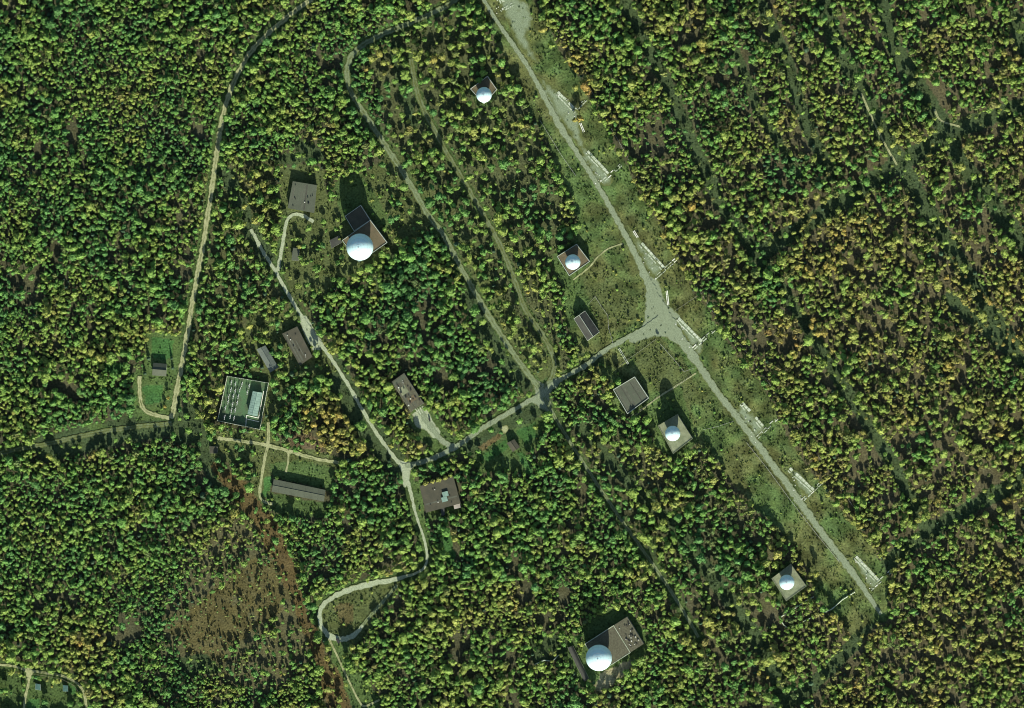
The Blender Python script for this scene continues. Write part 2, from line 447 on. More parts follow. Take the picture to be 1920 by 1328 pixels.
# round the big upper dome and the grey hall
clearing([(545, 400), (610, 395), (640, 330), (690, 325), (740, 285), (790, 370), (815, 425), (770, 455), (735, 475), (690, 510), (640, 520), (610, 560), (575, 575), (545, 545), (528, 505), (535, 450)], OLIVE * 0.95, 0.05, 1.0, 0.5)
clearing([(528, 320), (560, 305), (605, 318), (620, 400), (560, 420), (525, 400)], OLIVE, 0.0, 1.0, 0.3)
clearing([(690, 505), (745, 470), (790, 455), (770, 500), (720, 540), (680, 550)], DARKG, 0.25, 0.5, 0.2)
# grassy ground between the track and the strip plots
clearing([(845, 430), (890, 450), (950, 560), (1010, 640), (1050, 690), (1020, 715), (975, 670), (900, 545)], OLIVE, 0.16, 1.0, 0.5)
clearing([(735, 270), (765, 300), (850, 420), (815, 405)], OLIVE, 0.1, 1.0, 0.4)
clearing([(855, 320), (885, 360), (925, 420), (905, 415), (870, 360)], GRASS, 0.05, 1.0, 0.3)
# garages and the walled yard
clearing([(465, 590), (520, 575), (560, 600), (610, 640), (640, 690), (590, 720), (545, 730), (515, 790), (500, 810), (470, 700), (455, 640)], OLIVE, 0.08, 1.0, 0.6)
clearing([(395, 812), (500, 806), (520, 830), (620, 855), (640, 875), (612, 905), (560, 890), (512, 880), (505, 945), (470, 930), (470, 870), (400, 862)], OLIVE, 0.03, 1.0, 0.5)
clearing([(530, 820), (560, 800), (600, 820), (610, 850), (560, 845)], np.array((0.09, 0.075, 0.045)), 0.15, 0.6, 0.6)
clearing([(498, 895), (511, 893), (507, 940), (492, 930)], LAWN * 1.1, 0, 0.6, 0, 0.2)
# small house clearing
clearing([(272, 625), (336, 630), (334, 700), (326, 790), (255, 790), (248, 700), (268, 690)], GRASS, 0.0, 0.5, 0.2)
clearing([(284, 634), (325, 638), (322, 672), (286, 672)], LAWN, 0.0, 0.2, 0, 0.3)
clearing([(268, 725), (306, 722), (304, 755), (275, 758)], LAWN, 0.0, 0.2, 0, 0.4)
clearing([(192, 682), (232, 680), (236, 702), (198, 700)], LAWN, 0.0, 0.2, 0, 0.4)
clearing([(150, 806), (180, 795), (210, 800), (190, 812)], GRASS, 0.0, 0.6, 0.1)
# garden by the shed
clearing([(880, 868), (905, 845), (945, 818), (1005, 785), (1028, 780), (1015, 830), (985, 850), (1005, 885), (985, 890), (945, 880), (900, 890)], GRASS * 0.9, 0.0, 0.6, 0.2, 0.6)
clearing([(903, 858), (950, 825), (958, 838), (915, 868)], LAWN * 0.8, 0.0, 0.3, 0.0, 0.4)
clearing([(968, 812), (1005, 790), (1008, 818), (985, 835)], LAWN * 0.75, 0.0, 0.3, 0.0, 0.4)
clearing([(968, 850), (980, 848), (1000, 885), (990, 890)], LAWN, 0.0, 0.3, 0.0, 0.4)
clearing([(898, 838), (938, 812), (943, 820), (905, 848)], np.array((0.10, 0.085, 0.04)), 0.0, 0.5, 0.1, 0.3)
clearing([(762, 785), (772, 775), (800, 765), (862, 830), (872, 845), (850, 856), (815, 850), (790, 825)], GRASS * 0.9, 0.0, 0.6, 0.2, 0.4)
clearing([(500, 922), (560, 935), (614, 942), (612, 972), (560, 970), (515, 965)], GRASS * 0.8, 0.0, 0.6, 0.5, 0.4)
clearing([(505, 870), (560, 862), (625, 880), (625, 930), (610, 920), (560, 905), (512, 895)], GRASS, 0.0, 0.8, 0.3, 0.4)
clearing([(797, 962), (866, 946), (872, 962), (803, 980)], GRASS * 0.8, 0.05, 0.6, 0.5, 0.4)
# the loop and strip to the bottom edge
clearing([(600, 1132), (650, 1108), (745, 1085), (752, 1100), (715, 1150), (680, 1205), (650, 1212), (615, 1195)], OLIVE * 0.95, 0.0, 1.0, 0.35)
clearing([(612, 1195), (655, 1205), (665, 1240), (690, 1280), (720, 1310), (705, 1345), (660, 1345), (635, 1270)], GRASS * 0.9, 0.05, 1.0, 0.4)
SOIL[in_poly([(630, 1140), (660, 1130), (665, 1165), (640, 1175)])] = FIELD
clearing([(828, 1000), (848, 1005), (852, 1060), (838, 1065)], LAWN * 0.9, 0.0, 0.6, 0)
clearing([(770, 900), (788, 905), (800, 1000), (795, 1040), (780, 960)], GRASS, 0.03, 0.8, 0.3)
# reddish dry strip and the sapling field
clearing([(405, 868), (435, 880), (470, 915), (505, 965), (535, 1010), (552, 1060), (570, 1120), (598, 1190), (632, 1260), (668, 1345), (620, 1345), (590, 1250), (555, 1150), (520, 1060), (478, 985), (430, 930), (395, 880)], DRY, 0.04, 0.8, 0.25)
fm = in_poly([(320, 1180), (370, 1130), (430, 1095), (480, 1040), (515, 1050), (545, 1110), (520, 1160), (470, 1180), (440, 1230), (390, 1235), (345, 1225)], 3.5) & (NZ > 0.27)
T[fm] = 0.012; SOIL[fm] = FIELD; TUFT[fm] = 0.6; BUSH[fm] = 0.0
SAP = in_poly([(300, 1160), (350, 1090), (400, 1000), (440, 960), (480, 990), (530, 1060), (560, 1140), (580, 1240), (500, 1300), (420, 1290), (330, 1240)], 2.0)
SMALL = SAP | in_poly([(170, 1130), (320, 1040), (560, 1000), (600, 1328), (300, 1328)], 3) | in_poly([(560, 950), (640, 960), (620, 1080), (540, 1060)], 2)
T[SAP & ~fm & (T == 1)] = 0.17
SOIL[SAP & ~fm & (T < 0.5) & (T > 0.15)] = (0.074, 0.076, 0.040)
# corner plots
clearing([(-60, 1255), (35, 1258), (48, 1268), (40, 1345), (-60, 1345)], GRASS * 0.75, 0.02, 1.0, 1.0)
clearing([(60, 1268), (100, 1272), (138, 1288), (152, 1310), (156, 1345), (48, 1345), (56, 1290)], GRASS * 0.8, 0.01, 0.8, 0.5)
clearing([(128, 1280), (145, 1290), (150, 1305), (130, 1300)], LAWN, 0, 0.3, 0, 0.3)
clearing([(55, 1310), (75, 1308), (72, 1345), (48, 1345)], LAWN, 0, 0.3, 0, 0.3)
# dome sites in the trees
for pg in ([(878, 165), (912, 135), (940, 165), (915, 205), (895, 200)], [(1035, 480), (1080, 450), (1115, 490), (1075, 530), (1050, 525)], [(1440, 1085), (1480, 1050), (1520, 1095), (1480, 1140), (1460, 1130)],
           [(1090, 1200), (1110, 1175), (1180, 1140), (1222, 1200), (1215, 1225), (1150, 1260), (1125, 1290), (1090, 1262)], [(1055, 1212), (1078, 1200), (1108, 1275), (1092, 1290)],
           [(1215, 770), (1275, 720), (1310, 830), (1265, 870)]):
    clearing(pg, GRASS * 0.9, 0.0, 0.8, 0.3, 0.5)
clearing([(1125, 1262), (1165, 1245), (1190, 1240), (1170, 1270), (1130, 1300), (1115, 1290)], np.array((0.2, 0.2, 0.13)), 0.0, 0.5, 0.4)
for pg in ([(628, 345), (650, 325), (680, 330), (705, 365), (735, 430), (690, 420), (640, 420)], [(1085, 1185), (1110, 1160), (1165, 1132), (1185, 1150), (1140, 1185), (1100, 1210)]):
    clearing(pg, GRASS * 0.85, 0.0, 0.7, 0.08, 0.6)
# clearings in shade, the shade put into their darkened soil colour
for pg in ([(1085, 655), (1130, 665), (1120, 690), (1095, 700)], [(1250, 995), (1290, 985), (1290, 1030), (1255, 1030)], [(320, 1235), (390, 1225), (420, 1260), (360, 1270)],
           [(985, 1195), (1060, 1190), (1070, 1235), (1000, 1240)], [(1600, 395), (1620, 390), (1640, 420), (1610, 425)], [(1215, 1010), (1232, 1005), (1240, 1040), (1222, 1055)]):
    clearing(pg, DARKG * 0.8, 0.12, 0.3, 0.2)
# forest rides: narrow gaps between the stands
RIDES = [([(1535, -20), (1570, 80), (1612, 165), (1690, 312), (1750, 410), (1830, 540), (1900, 650)], 9), ([(1648, -20), (1668, 70), (1712, 150), (1760, 220), (1800, 300), (1860, 380), (1930, 470)], 9),
         ([(1425, 0), (1465, 90), (1490, 150), (1510, 230), (1560, 330)], 7), ([(1170, 0), (1215, 90), (1255, 165), (1300, 270), (1345, 370), (1420, 480), (1500, 590), (1580, 720), (1680, 880), (1740, 1000)], 7),
         ([(1930, 195), (1800, 240), (1690, 305), (1590, 372), (1500, 430), (1415, 482)], 9), ([(1930, 895), (1860, 930), (1780, 975), (1690, 1035), (1640, 1080)], 8),
         ([(1900, 30), (1920, 90), (1960, 160)], 7), ([(1280, 1000), (1330, 1075), (1385, 1150), (1440, 1230), (1480, 1330)], 8), ([(1090, 800), (1180, 905), (1280, 1000)], 6),
         ([(740, 90), (752, 150), (775, 230)], 6), ([(560, 270), (600, 290), (530, 300)], 6), ([(430, 330), (470, 430), (500, 480)], 8), ([(360, 770), (385, 850), (410, 900)], 9),
         ([(625, 690), (680, 790), (740, 865)], 12), ([(880, 560), (930, 660), (985, 720)], 8), ([(1020, 760), (960, 790), (880, 840)], 10),
         ([(1640, 1150), (1600, 1210), (1520, 1290), (1440, 1345)], 7), ([(1780, 560), (1850, 620), (1940, 700)], 7), ([(90, 840), (200, 815), (330, 790), (345, 810)], 14), ([(1380, 100), (1420, 200), (1500, 330)], 5)]
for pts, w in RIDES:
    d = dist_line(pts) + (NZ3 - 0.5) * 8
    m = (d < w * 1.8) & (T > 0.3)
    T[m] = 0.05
    SOIL[m] = DARKG * 0.95  # shade of the narrow gaps put into a darker soil colour
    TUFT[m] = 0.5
for name, label, mt, w, pts in ROADS:
    q = [tuple(p) for p in spline(pts, 12)]
    w = max(w) if isinstance(w, list) else w
    d = dist_line(q) + (NZ3 - 0.5) * 4
    T[d < w / 2 + (5.0 if (mt.startswith('road') or name == 'road') else 4.0)] = 0
    m = (d < w / 2 + 7) & (TUFT == 0)
    SOIL[m] = GRASS * 0.8; TUFT[m] = 0.6
    TUFT[d < w / 2 + 0.5] = 0; BUSH[d < w / 2 + 2.5] = 0
for _, _, _, pts in PATCHES:
    m = in_poly(pts, 0.2)
    T[m] = 0; TUFT[m] *= 0.15; BUSH[m] = 0
# planted rows in the eastern woods
rowc = (GX * 0.83 - GY * 0.55 + WOB_X * 0.5)
rowm = 0.5 + 0.5 * np.cos(2 * np.pi * rowc / 26.0)
T = np.where((T > 0.6) & (GX > 1080) & (east + 0.25 > 0.2), T * (1 - 0.72 * rowm ** 2 * np.clip(0.35 + east, 0, 1)), T)
# thinner trees over grass in the middle band
mid = in_poly([(690, 95), (860, 30), (930, 90), (1000, 230), (1060, 380), (1040, 470), (1050, 600), (1060, 690), (1000, 700), (900, 545), (800, 380), (715, 240)], 2) & (T > 0.6)
T[mid] = 0.12; SOIL[mid] = np.array((0.064, 0.078, 0.036)); TUFT[mid] = 0.6; BUSH[mid] = 0.25
mid = in_poly([(1040, 800), (1150, 790), (1230, 860), (1330, 880), (1450, 1020), (1500, 1130), (1400, 1150), (1260, 1080), (1150, 960)], 2) & (T > 0.6)
T[mid] = 0.26; SOIL[mid] = np.array((0.062, 0.070, 0.036)); TUFT[mid] = 0.4
mid = in_poly([(380, 320), (520, 300), (540, 500), (600, 600), (480, 600), (420, 700), (390, 820), (360, 640)], 2) & (T > 0.6)
T[mid] = 0.27; SOIL[mid] = np.array((0.064, 0.074, 0.034)); TUFT[mid] = 0.5; BUSH[mid] = 0.3
# gaps: many in the eastern woods, few in the west
gap = noise2(34, 21)
thr = 0.30 + 0.05 * np.clip((GX - 560) / 120, 0, 1) + 0.10 * east
T = np.where((T > 0.3) & (gap < thr), 0.09, T)
T = np.where((T > 0.6), T, T)

# ------------------------------------------------------------------ ground: one sheet, fine inside the picture, reaching far out
def build_ground():
    st = 3.0
    xs = np.arange(X0, X1 + 1, st); ys = np.arange(Y0, Y1 + 1, st)
    xs = np.concatenate([[-24000, -9000, -3000, -900], xs, [2900, 5000, 11000, 26000]])
    ys = np.concatenate([[-24000, -9000, -3000, -900], ys, [2300, 4500, 10500, 25500]])
    px, py = np.meshgrid(xs, ys)
    wx = (px - IW / 2) * GSD; wy = (IH / 2 - py) * GSD       # plain metric grid; the map is within a metre of it
    c = Wn(np.clip(px, X0, X1), np.clip(py, Y0, Y1))
    inside = (px >= X0) & (px <= X1) & (py >= Y0) & (py <= Y1)
    wx = np.where(inside, c[..., 0], wx); wy = np.where(inside, c[..., 1], wy)
    n = len(xs); k = len(ys)
    v = np.stack([wx, wy, np.zeros_like(wx)], -1).reshape(-1, 3)
    idx = np.arange(n * k).reshape(k, n)
    f = np.stack([idx[1:, :-1], idx[1:, 1:], idx[:-1, 1:], idx[:-1, :-1]], -1).reshape(-1, 4)
    me = bpy.data.meshes.new('ground')
    me.vertices.add(len(v)); me.vertices.foreach_set('co', v.ravel())
    me.loops.add(f.size); me.loops.foreach_set('vertex_index', f.ravel())
    me.polygons.add(len(f)); me.polygons.foreach_set('loop_start', np.arange(0, f.size, 4)); me.polygons.foreach_set('loop_total', np.full(len(f), 4))
    me.update(calc_edges=True); me.validate()
    i = np.clip(((px - X0) / CELL).astype(int), 0, NX - 1); j = np.clip(((py - Y0) / CELL).astype(int), 0, NY - 1)
    col = SOIL[j, i].reshape(-1, 3)
    a = me.attributes.new('soil', 'FLOAT_COLOR', 'POINT')
    a.data.foreach_set('color', np.concatenate([col, np.ones((len(col), 1))], 1).ravel())
    me.materials.append(M['ground'])
    o = bpy.data.objects.new('ground', me); COL.objects.link(o)
    tag(o, 'forest floor and grassy clearings, the whole ground of the site', 'ground', kind='structure')
build_ground()

def pip(x, y, pts):
    r = False
    for (ax, ay), (bx, by) in zip(pts, pts[1:] + pts[:1]):
        if (ay > y) != (by > y) and x < (bx - ax) * (y - ay) / (by - ay) + ax: r = not r
    return r
ROADLINES = [([tuple(p) for p in spline(r[4], 6)], (min(r[3]) if isinstance(r[3], list) else r[3]) / 2, r[2]) for r in ROADS]
def on_other(x, y, skip=None):
    for k, (ln, hw, mt) in enumerate(ROADLINES):
        if k == skip or mt in ('track', 'faint'): continue
        for p in ln:
            if (p[0] - x) ** 2 + (p[1] - y) ** 2 < (hw + 3) ** 2: return True
    return False

def ribbon(name, label, mt, wpx, pts, z, me_i):
    if isinstance(wpx, list): P3_ = spline([(x, y, w) for (x, y), w in zip(pts, wpx)], 4.0)
    else: P3_ = [Vector((p.x, p.y, wpx)) for p in spline(pts, 4.0)]
    P = [p.to_2d() for p in P3_]
    v = []; f = []; e = []
    across = [-1, -0.75, -0.45, -0.18, 0.18, 0.45, 0.75, 1]
    prof = {1: 0.85, 0.75: 0.4, 0.45: 0.0, 0.18: 0.42 if mt.startswith('track') or mt == 'faint' else 0.16}
    k = len(across)
    for i, p in enumerate(P):
        d = (P[min(i + 1, len(P) - 1)] - P[max(i - 1, 0)]).normalized()
        q = Vector((-d.y, d.x))
        hw = P3_[i].z / 2; wl = hw * random.uniform(0.75, 1.3); wr = hw * random.uniform(0.75, 1.3)
        for t in across:
            w = wr if t > 0 else wl
            c = p + q * (t * w)
            g = W(c.x, c.y); v.append((g.x, g.y, z))
            q_ = prof[abs(t)] + random.uniform(-0.06, 0.06)
            if q_ > 0.1 and mt != 'track' and (on_other(c.x, c.y, me_i) or any(pip(c.x, c.y, pp[3]) for pp in PATCHES if pp[2] != 'worn')): q_ *= 0.1
            e.append(q_)
    for i in range(len(P) - 1):
        for t in range(k - 1):
            f.append((i * k + t, (i + 1) * k + t, (i + 1) * k + t + 1, i * k + t + 1))
    me = bpy.data.meshes.new(name); me.from_pydata(v, [], f); me.update()
    bm = bmesh.new(); bm.from_mesh(me); bmesh.ops.recalc_face_normals(bm, faces=bm.faces)
    if bm.faces[0].normal.z < 0: bmesh.ops.reverse_faces(bm, faces=bm.faces)
    bm.to_mesh(me); bm.free()
    a = me.attributes.new('verge', 'FLOAT', 'POINT'); a.data.foreach_set('value', e)
    me.materials.append(M[mt])
    o = bpy.data.objects.new(name, me); COL.objects.link(o)
    return tag(o, label, name, kind='structure')

def patch(name, label, mt, pts, z):
    from mathutils.geometry import delaunay_2d_cdt
    B = [p + Vector((random.uniform(-1, 1), random.uniform(-1, 1))) for p in spline(pts + [pts[0]], 4.0)[:-1]]
    Bt = [tuple(p) for p in B]
    I = []
    for x in np.arange(min(p[0] for p in Bt), max(p[0] for p in Bt), 3.5):
        for y in np.arange(min(p[1] for p in Bt), max(p[1] for p in Bt), 3.5):
            q = Vector((x + random.uniform(-0.8, 0.8), y + random.uniform(-0.8, 0.8)))
            if pip(q.x, q.y, Bt) and min((q - b).length for b in B) > 1.6: I.append(q)
    vs, ed, fs, *_ = delaunay_2d_cdt(B + I, [(k, (k + 1) % len(B)) for k in range(len(B))], [], 1, 1e-4)
    v = []; e = []
    for q in vs:
        g = W(q.x, q.y); v.append((g.x, g.y, z))
        d = min((q - b).length for b in B)
        e.append((0.05 if on_other(q.x, q.y) else 0.8) * max(0.0, 1 - d / (11.0 if mt == 'worn' else 6.0)) ** 1.3)
    me = bpy.data.meshes.new(name)
    me.from_pydata(v, [], [tuple(reversed(f)) if False else tuple(f) for f in fs]); me.update()
    bm = bmesh.new(); bm.from_mesh(me)
    for f in bm.faces:
        if f.normal.z < 0: f.normal_flip()
    bm.to_mesh(me); bm.free()
    a = me.attributes.new('verge', 'FLOAT', 'POINT'); a.data.foreach_set('value', e)
    me.materials.append(M[mt])
    o = bpy.data.objects.new(name, me); COL.objects.link(o)
    return tag(o, label, name, kind='structure')

for i, (n, l, mt, pts) in enumerate(PATCHES): patch(n, l, mt, pts, 0.03 + 0.008 * i)
for i, (n, l, mt, w, pts) in enumerate(ROADS): ribbon(n, l, mt, w, pts, 0.14 + 0.008 * (len(ROADS) - i), i)

# ------------------------------------------------------------------ buildings
LAND = []        # landmarks used to describe where trees stand

def quad(corners, h):
    """roof corners as seen on the photograph, at height h -> ground plan in metres, counter-clockwise"""
    return ccw([W(x, y, h).to_2d() for x, y in corners])

def walls(root, Q, z1, m, windows=True, door=0):
    t = 0.25
    for i in range(len(Q)):
        a, b = Q[i], Q[(i + 1) % len(Q)]
        d = (b - a).normalized(); n = Vector((d.y, -d.x))
        # each wall a slab with its outer face on the plan line, butted at the corners
        w = MB().prism([a, b - d * t, b - d * t - n * t, a - n * t], -0.3, z1).build('wall', m, root)
        L = (b - a).length
        if windows and L > 6:
            k = int(L // 4.5)
            for s in range(k):
                c = a + d * (L * (s + 0.5) / k)
                if i == door and s == k // 2:
                    MB().prism([c - d * 0.9 + n * 0.03, c + d * 0.9 + n * 0.03, c + d * 0.9 - n * 0.1, c - d * 0.9 - n * 0.1][::-1] if False else
                               ccw([c - d * 0.9 + n * 0.03, c + d * 0.9 + n * 0.03, c + d * 0.9 - n * 0.1, c - d * 0.9 - n * 0.1]), 0.0, 2.2).build('door', 'door', w, root=w)
                else:
                    wn_ = MB().prism(ccw([c - d * 0.7 + n * 0.05, c + d * 0.7 + n * 0.05, c + d * 0.7 - n * 0.05, c - d * 0.7 - n * 0.05]), 1.0, 2.4).build('window', 'glass', w, root=w)

def inset(Q, d):
    """move every edge of a convex ccw polygon inwards by d"""
    n = len(Q); out = []
    for i in range(n):
        p, a, b = Q[i - 1], Q[i], Q[(i + 1) % n]
        e1 = (a - p).normalized(); e2 = (b - a).normalized()
        n1 = Vector((-e1.y, e1.x)); n2 = Vector((-e2.y, e2.x))
        k = (n1 + n2); k = k / max(0.2, k.dot(n1))
        out.append(a + k * d)
    return out

def parapet(root, Q, z0, z1, w, m):
    I = inset(Q, w)
    for i in range(len(Q)):
        j = (i + 1) % len(Q)
        MB().prism(ccw([Q[i], Q[j], I[j], I[i]]), z0, z1).build('parapet', m, root)

def vents(root, Q, z, spots):
    """small roof vents and hatches; spots as (u, v, size, height, material)"""
    a, b, c, d = Q
    for u, v, s, h, m in spots:
        p = a.lerp(b, u).lerp(d.lerp(c, u), v)
        e = (b - a).normalized() * s / 2; f = (d - a).normalized() * s / 2
        MB().prism([p - e - f, p + e - f, p + e + f, p - e + f], z - 0.02, z + h).build('roof_vent', m, root)

def flat_building(name, label, cat, corners, h, roof, wall='wall', par=0.0, parm='parapet', overhang=0.3, spots=(), windows=True, short=None):
    Q = quad(corners, h)
    c = sum(Q, Vector((0, 0))) / len(Q)
    root = empty(name, (c.x, c.y, 0))
    tag(root, label, cat)
    if par:
        walls(root, Q, h - 0.35, wall, windows)
        MB().prism(inset(Q, -0.02), h - 0.347, h - 0.05).build('roof', roof, root)
        parapet(root, inset(Q, -0.15), h - 0.343, h + par, 0.45, parm)
        zr = h - 0.05
    else:
        walls(root, inset(Q, overhang), h - 0.25, wall, windows)
        r = MB().prism(Q, h - 0.25, h).build('roof', roof, root)
        MB().prism(inset(Q, -0.06), h - 0.3, h - 0.05).build('roof_edge', parm, r, root=r)
        zr = h
    a_, b_, c_, d_ = Q
    if (b_ - a_).length < (d_ - a_).length: a_, b_, c_, d_ = b_, c_, d_, a_
    Lw = (d_ - a_).length
    if Lw > 7 and (b_ - a_).length > 9:
        k_ = int(Lw / 2.2); iq = 0.05
        for s_ in range(k_):
            if random.random() < 0.25: continue
            v0, v1 = iq + (1 - 2 * iq) * (s_ + 0.12) / k_, iq + (1 - 2 * iq) * (s_ + random.uniform(0.45, 0.8)) / k_
            u0, u1 = (0.04, 0.96) if random.random() < 0.6 else sorted((random.uniform(0.04, 0.5), random.uniform(0.5, 0.96)))
            pt_ = lambda u, v: a_.lerp(b_, u).lerp(d_.lerp(c_, u), v)
            MB().prism(ccw([pt_(u0, v0), pt_(u1, v0), pt_(u1, v1), pt_(u0, v1)]), zr - 0.01, zr + 0.012 + random.uniform(0, 0.004)).build('felt_strip', random.choice(['felt_a', 'felt_b', roof]), root)
    vents(root, Q, zr, spots)
    cx = sum(p[0] for p in corners) / len(corners); cy = sum(p[1] for p in corners) / len(corners)
    LAND.append((short or label, cx, cy))
    return root, Q

def gable_building(name, label, cat, corners, eave, ridge, roof, wall='wall', along=0, over=0.4, trim=None, short=None, ribs=0):
    """corners: four eave corners in order; the ridge runs parallel to side `along`"""
    Q = quad(corners, eave)
    L0 = (Q[1] - Q[0]).length; L1 = (Q[2] - Q[1]).length
    if L0 < L1: Q = Q[1:] + Q[:1]
    a, b, c, d = Q                      # a-b long side
    ctr = sum(Q, Vector((0, 0))) / 4
    root = empty(name, (ctr.x, ctr.y, 0)); tag(root, label, cat)
    I = inset(Q, over)
    walls(root, I, eave - 0.15, wall)
    ra, rb = (a + d) / 2, (b + c) / 2
    t = 0.18
    for p, q, s, e in ((a, b, rb, ra), (c, d, ra, rb)):
        r = MB()
        lo = [(p.x, p.y, eave - 0.1), (q.x, q.y, eave - 0.1), (s.x, s.y, ridge - 0.1), (e.x, e.y, ridge - 0.1)]
        hi = [(x, y, z + t) for x, y, z in lo]
        n = len(r.v); r.v += lo + hi
        r.f += [(0, 3, 2, 1), (4, 5, 6, 7), (0, 1, 5, 4), (1, 2, 6, 5), (2, 3, 7, 6), (3, 0, 4, 7)]
        sl = r.build('roof_slope', roof, root)
        if ribs:
            for k in range(1, ribs):
                u = k / ribs
                g0 = p.lerp(q, u); g1 = e.lerp(s, u)
                MB().tube([(g0.x, g0.y, eave + 0.1), (g1.x, g1.y, ridge + 0.1)], 0.07, 4).build('roof_seam', trim or roof, sl, root=sl)
    # gable ends under the slopes
    for p, q, r_ in ((I[1], I[2], None), (I[3], I[0], None)):
        m_ = (p + q) / 2; dn = (q - p).normalized(); nn = Vector((-dn.y, dn.x)) * 0.2
        g = MB(); zt = ridge - 0.25
        tri = [(p.x, p.y, eave - 0.147), (q.x, q.y, eave - 0.147), (m_.x, m_.y, zt)]
        tri2 = [(x + nn.x, y + nn.y, z) for x, y, z in tri]
        g.v += tri + tri2; g.f += [(0, 1, 2), (5, 4, 3), (0, 3, 4, 1), (1, 4, 5, 2), (2, 5, 3, 0)]
        g.build('gable', wall, root)
    MB().tube([(ra.x, ra.y, ridge + 0.1), (rb.x, rb.y, ridge + 0.1)], 0.22, 6).build('ridge_cap', trim or roof, root)
    if trim:
        for p, q, z0, z1 in ((a, ra, eave, ridge), (ra, d, ridge, eave), (b, rb, eave, ridge), (rb, c, ridge, eave), (a, b, eave, eave), (c, d, eave, eave)):
            MB().tube([(p.x, p.y, z0 + 0.06), (q.x, q.y, z1 + 0.06)], 0.16, 4).build('roof_trim', trim, root)
    cx = sum(p[0] for p in corners) / 4; cy = sum(p[1] for p in corners) / 4
    LAND.append((short or label, cx, cy))
    return root, Q, ra, rb

rv = lambda n, s=(0.5, 1.0), m='dark': [(random.uniform(0.1, 0.9), random.uniform(0.1, 0.9), random.uniform(*s), random.uniform(0.3, 0.8), m) for _ in range(n)]
flat_building('storage_hall', 'flat grey roofed hall, topmost of the left buildings, beside a bent pale path', 'hall', [(549, 340), (594, 347.5), (589, 399.5), (539.5, 390.4)], 3.7, 'roof_gray',
              spots=rv(7, (0.4, 0.7)) + [(0.75, 0.3, 1.0, 0.7, 'dark'), (0.6, 0.32, 0.6, 0.5, 'white')], parm='roof_gray', short='the grey roofed hall')
flat_building('shed', 'narrow dark shed standing alone on grass below the grey roofed hall', 'shed', [(549.7, 465), (561.7, 466), (559.5, 489.5), (547, 488)], 2.8, 'roof_gray', windows=False, short='the narrow dark shed')
flat_building('shed', 'small dark shed at the left foot of the big upper dome', 'shed', [(618, 451), (635.5, 442), (641, 455), (621.5, 466)], 2.6, 'roof_dark', windows=False, parm='concrete', short='the big upper dome')
flat_building('garage', 'wide brown grey roofed garage beside the bright concrete yard', 'garage', [(529, 626), (557, 612.4), (585.6, 669), (562, 685.4)], 3.7, 'roof_brown', spots=rv(4, (0.4, 0.7), 'white') + rv(3), parm='roof_gray', short='the brown grey garage')
gable_building('workshop', 'narrow grey sheet roofed workshop left of the brown grey garage', 'workshop', [(481, 655.3), (497.5, 647.8), (522.3, 689), (506.5, 699)], 3.6, 4.6, 'roof_steel', short='the narrow grey workshop', ribs=10)
gable_building('barracks', 'long low grey roofed building below the substation, seam across its middle', 'building', [(513.3, 898.5), (610.4, 919), (607.4, 940.7), (509.5, 922)], 3.2, 3.55, 'roof_gray', trim=None, short='the long grey roofed building', ribs=8)
flat_building('hut', 'tiny brown roofed hut by the left end of the worn path', 'hut', [(393.5, 837), (408.6, 838), (407, 850), (393.5, 850)], 2.5, 'roof_brown', windows=False, short='the tiny brown hut')
r, Q = flat_building('workshop', 'speckled flat roofed building at the top of the pale apron', 'building', [(734.2, 716.5), (757.6, 700), (794.5, 756.4), (770.4, 772)], 4.8, 'roof_spot', parm='parapet',
              spots=rv(16, (0.5, 0.9)) + rv(5, (0.5, 0.9), 'white'), short='the speckled roof building')
# patches of other roofing on the speckled roof
a, b, c, d = Q
for u0, u1, v0, v1, mm in ((0.25, 0.8, 0.2, 0.36, 'roof_rust'), (0.1, 0.6, 0.5, 0.72, 'roof_conc'), (0.05, 0.95, 0.86, 0.98, 'roof_gray')):
    pt = lambda u, v: (a.lerp(b, u)).lerp(d.lerp(c, u), v)
    # long side runs along whichever edge is longer
    if (b - a).length > (d - a).length: pt = lambda u, v: (a.lerp(d, u)).lerp(b.lerp(c, u), v)
    MB().prism(ccw([pt(u0, v0), pt(u1, v0), pt(u1, v1), pt(u0, v1)]), 4.79, 4.83 + random.uniform(0, 0.01)).build('roof_patch', mm, r)
r, Q = flat_building('hall', 'large dark brown roofed hall with two pale roof boxes', 'hall', [(786.7, 911.8), (850, 893.7), (863.5, 944), (798.7, 961.5)], 4.0, 'roof_brown', spots=rv(4, (0.4, 0.7)) + rv(2, (0.4, 0.6), 'white'), parm='roof_brown', short='the brown roofed hall')
for cx, cy in ((835, 926.5), (833.5, 936.5)):
    p = W(cx, cy, 5.0).to_2d()
    e = (Q[1] - Q[0]).normalized(); f = Vector((-e.y, e.x))
    MB().prism([p - e * 2.2 - f * 1.8, p + e * 2.2 - f * 1.8, p + e * 2.2 + f * 1.8, p - e * 2.2 + f * 1.8], 3.98, 5.0).build('roof_box', 'roof_teal', r)
MB().prism(quad([(826, 953), (833, 951), (834, 966), (828, 968)], 3.2), -0.2, 3.2).build('annex', 'roof_dark', r)
MB().prism(quad([(850, 946), (862, 943), (864, 952), (852, 955)], 2.8), -0.2, 2.8).build('annex', 'wall', r)
gable_building('garden_shed', 'small brown roofed shed between dark green lawns', 'shed', [(950, 831), (964.4, 823.7), (975, 838.7), (961.4, 847.8)], 2.8, 3.6, 'roof_brown', short='the garden shed')
gable_building('gable_building', 'gable roofed building with pale trim and pale ridge, above the cross road', 'building', [(1076, 597.7), (1097, 583), (1124, 622.5), (1101.7, 639)], 2.9, 6.0, 'roof_dark', trim='parapet', short='the pale trimmed gable building')
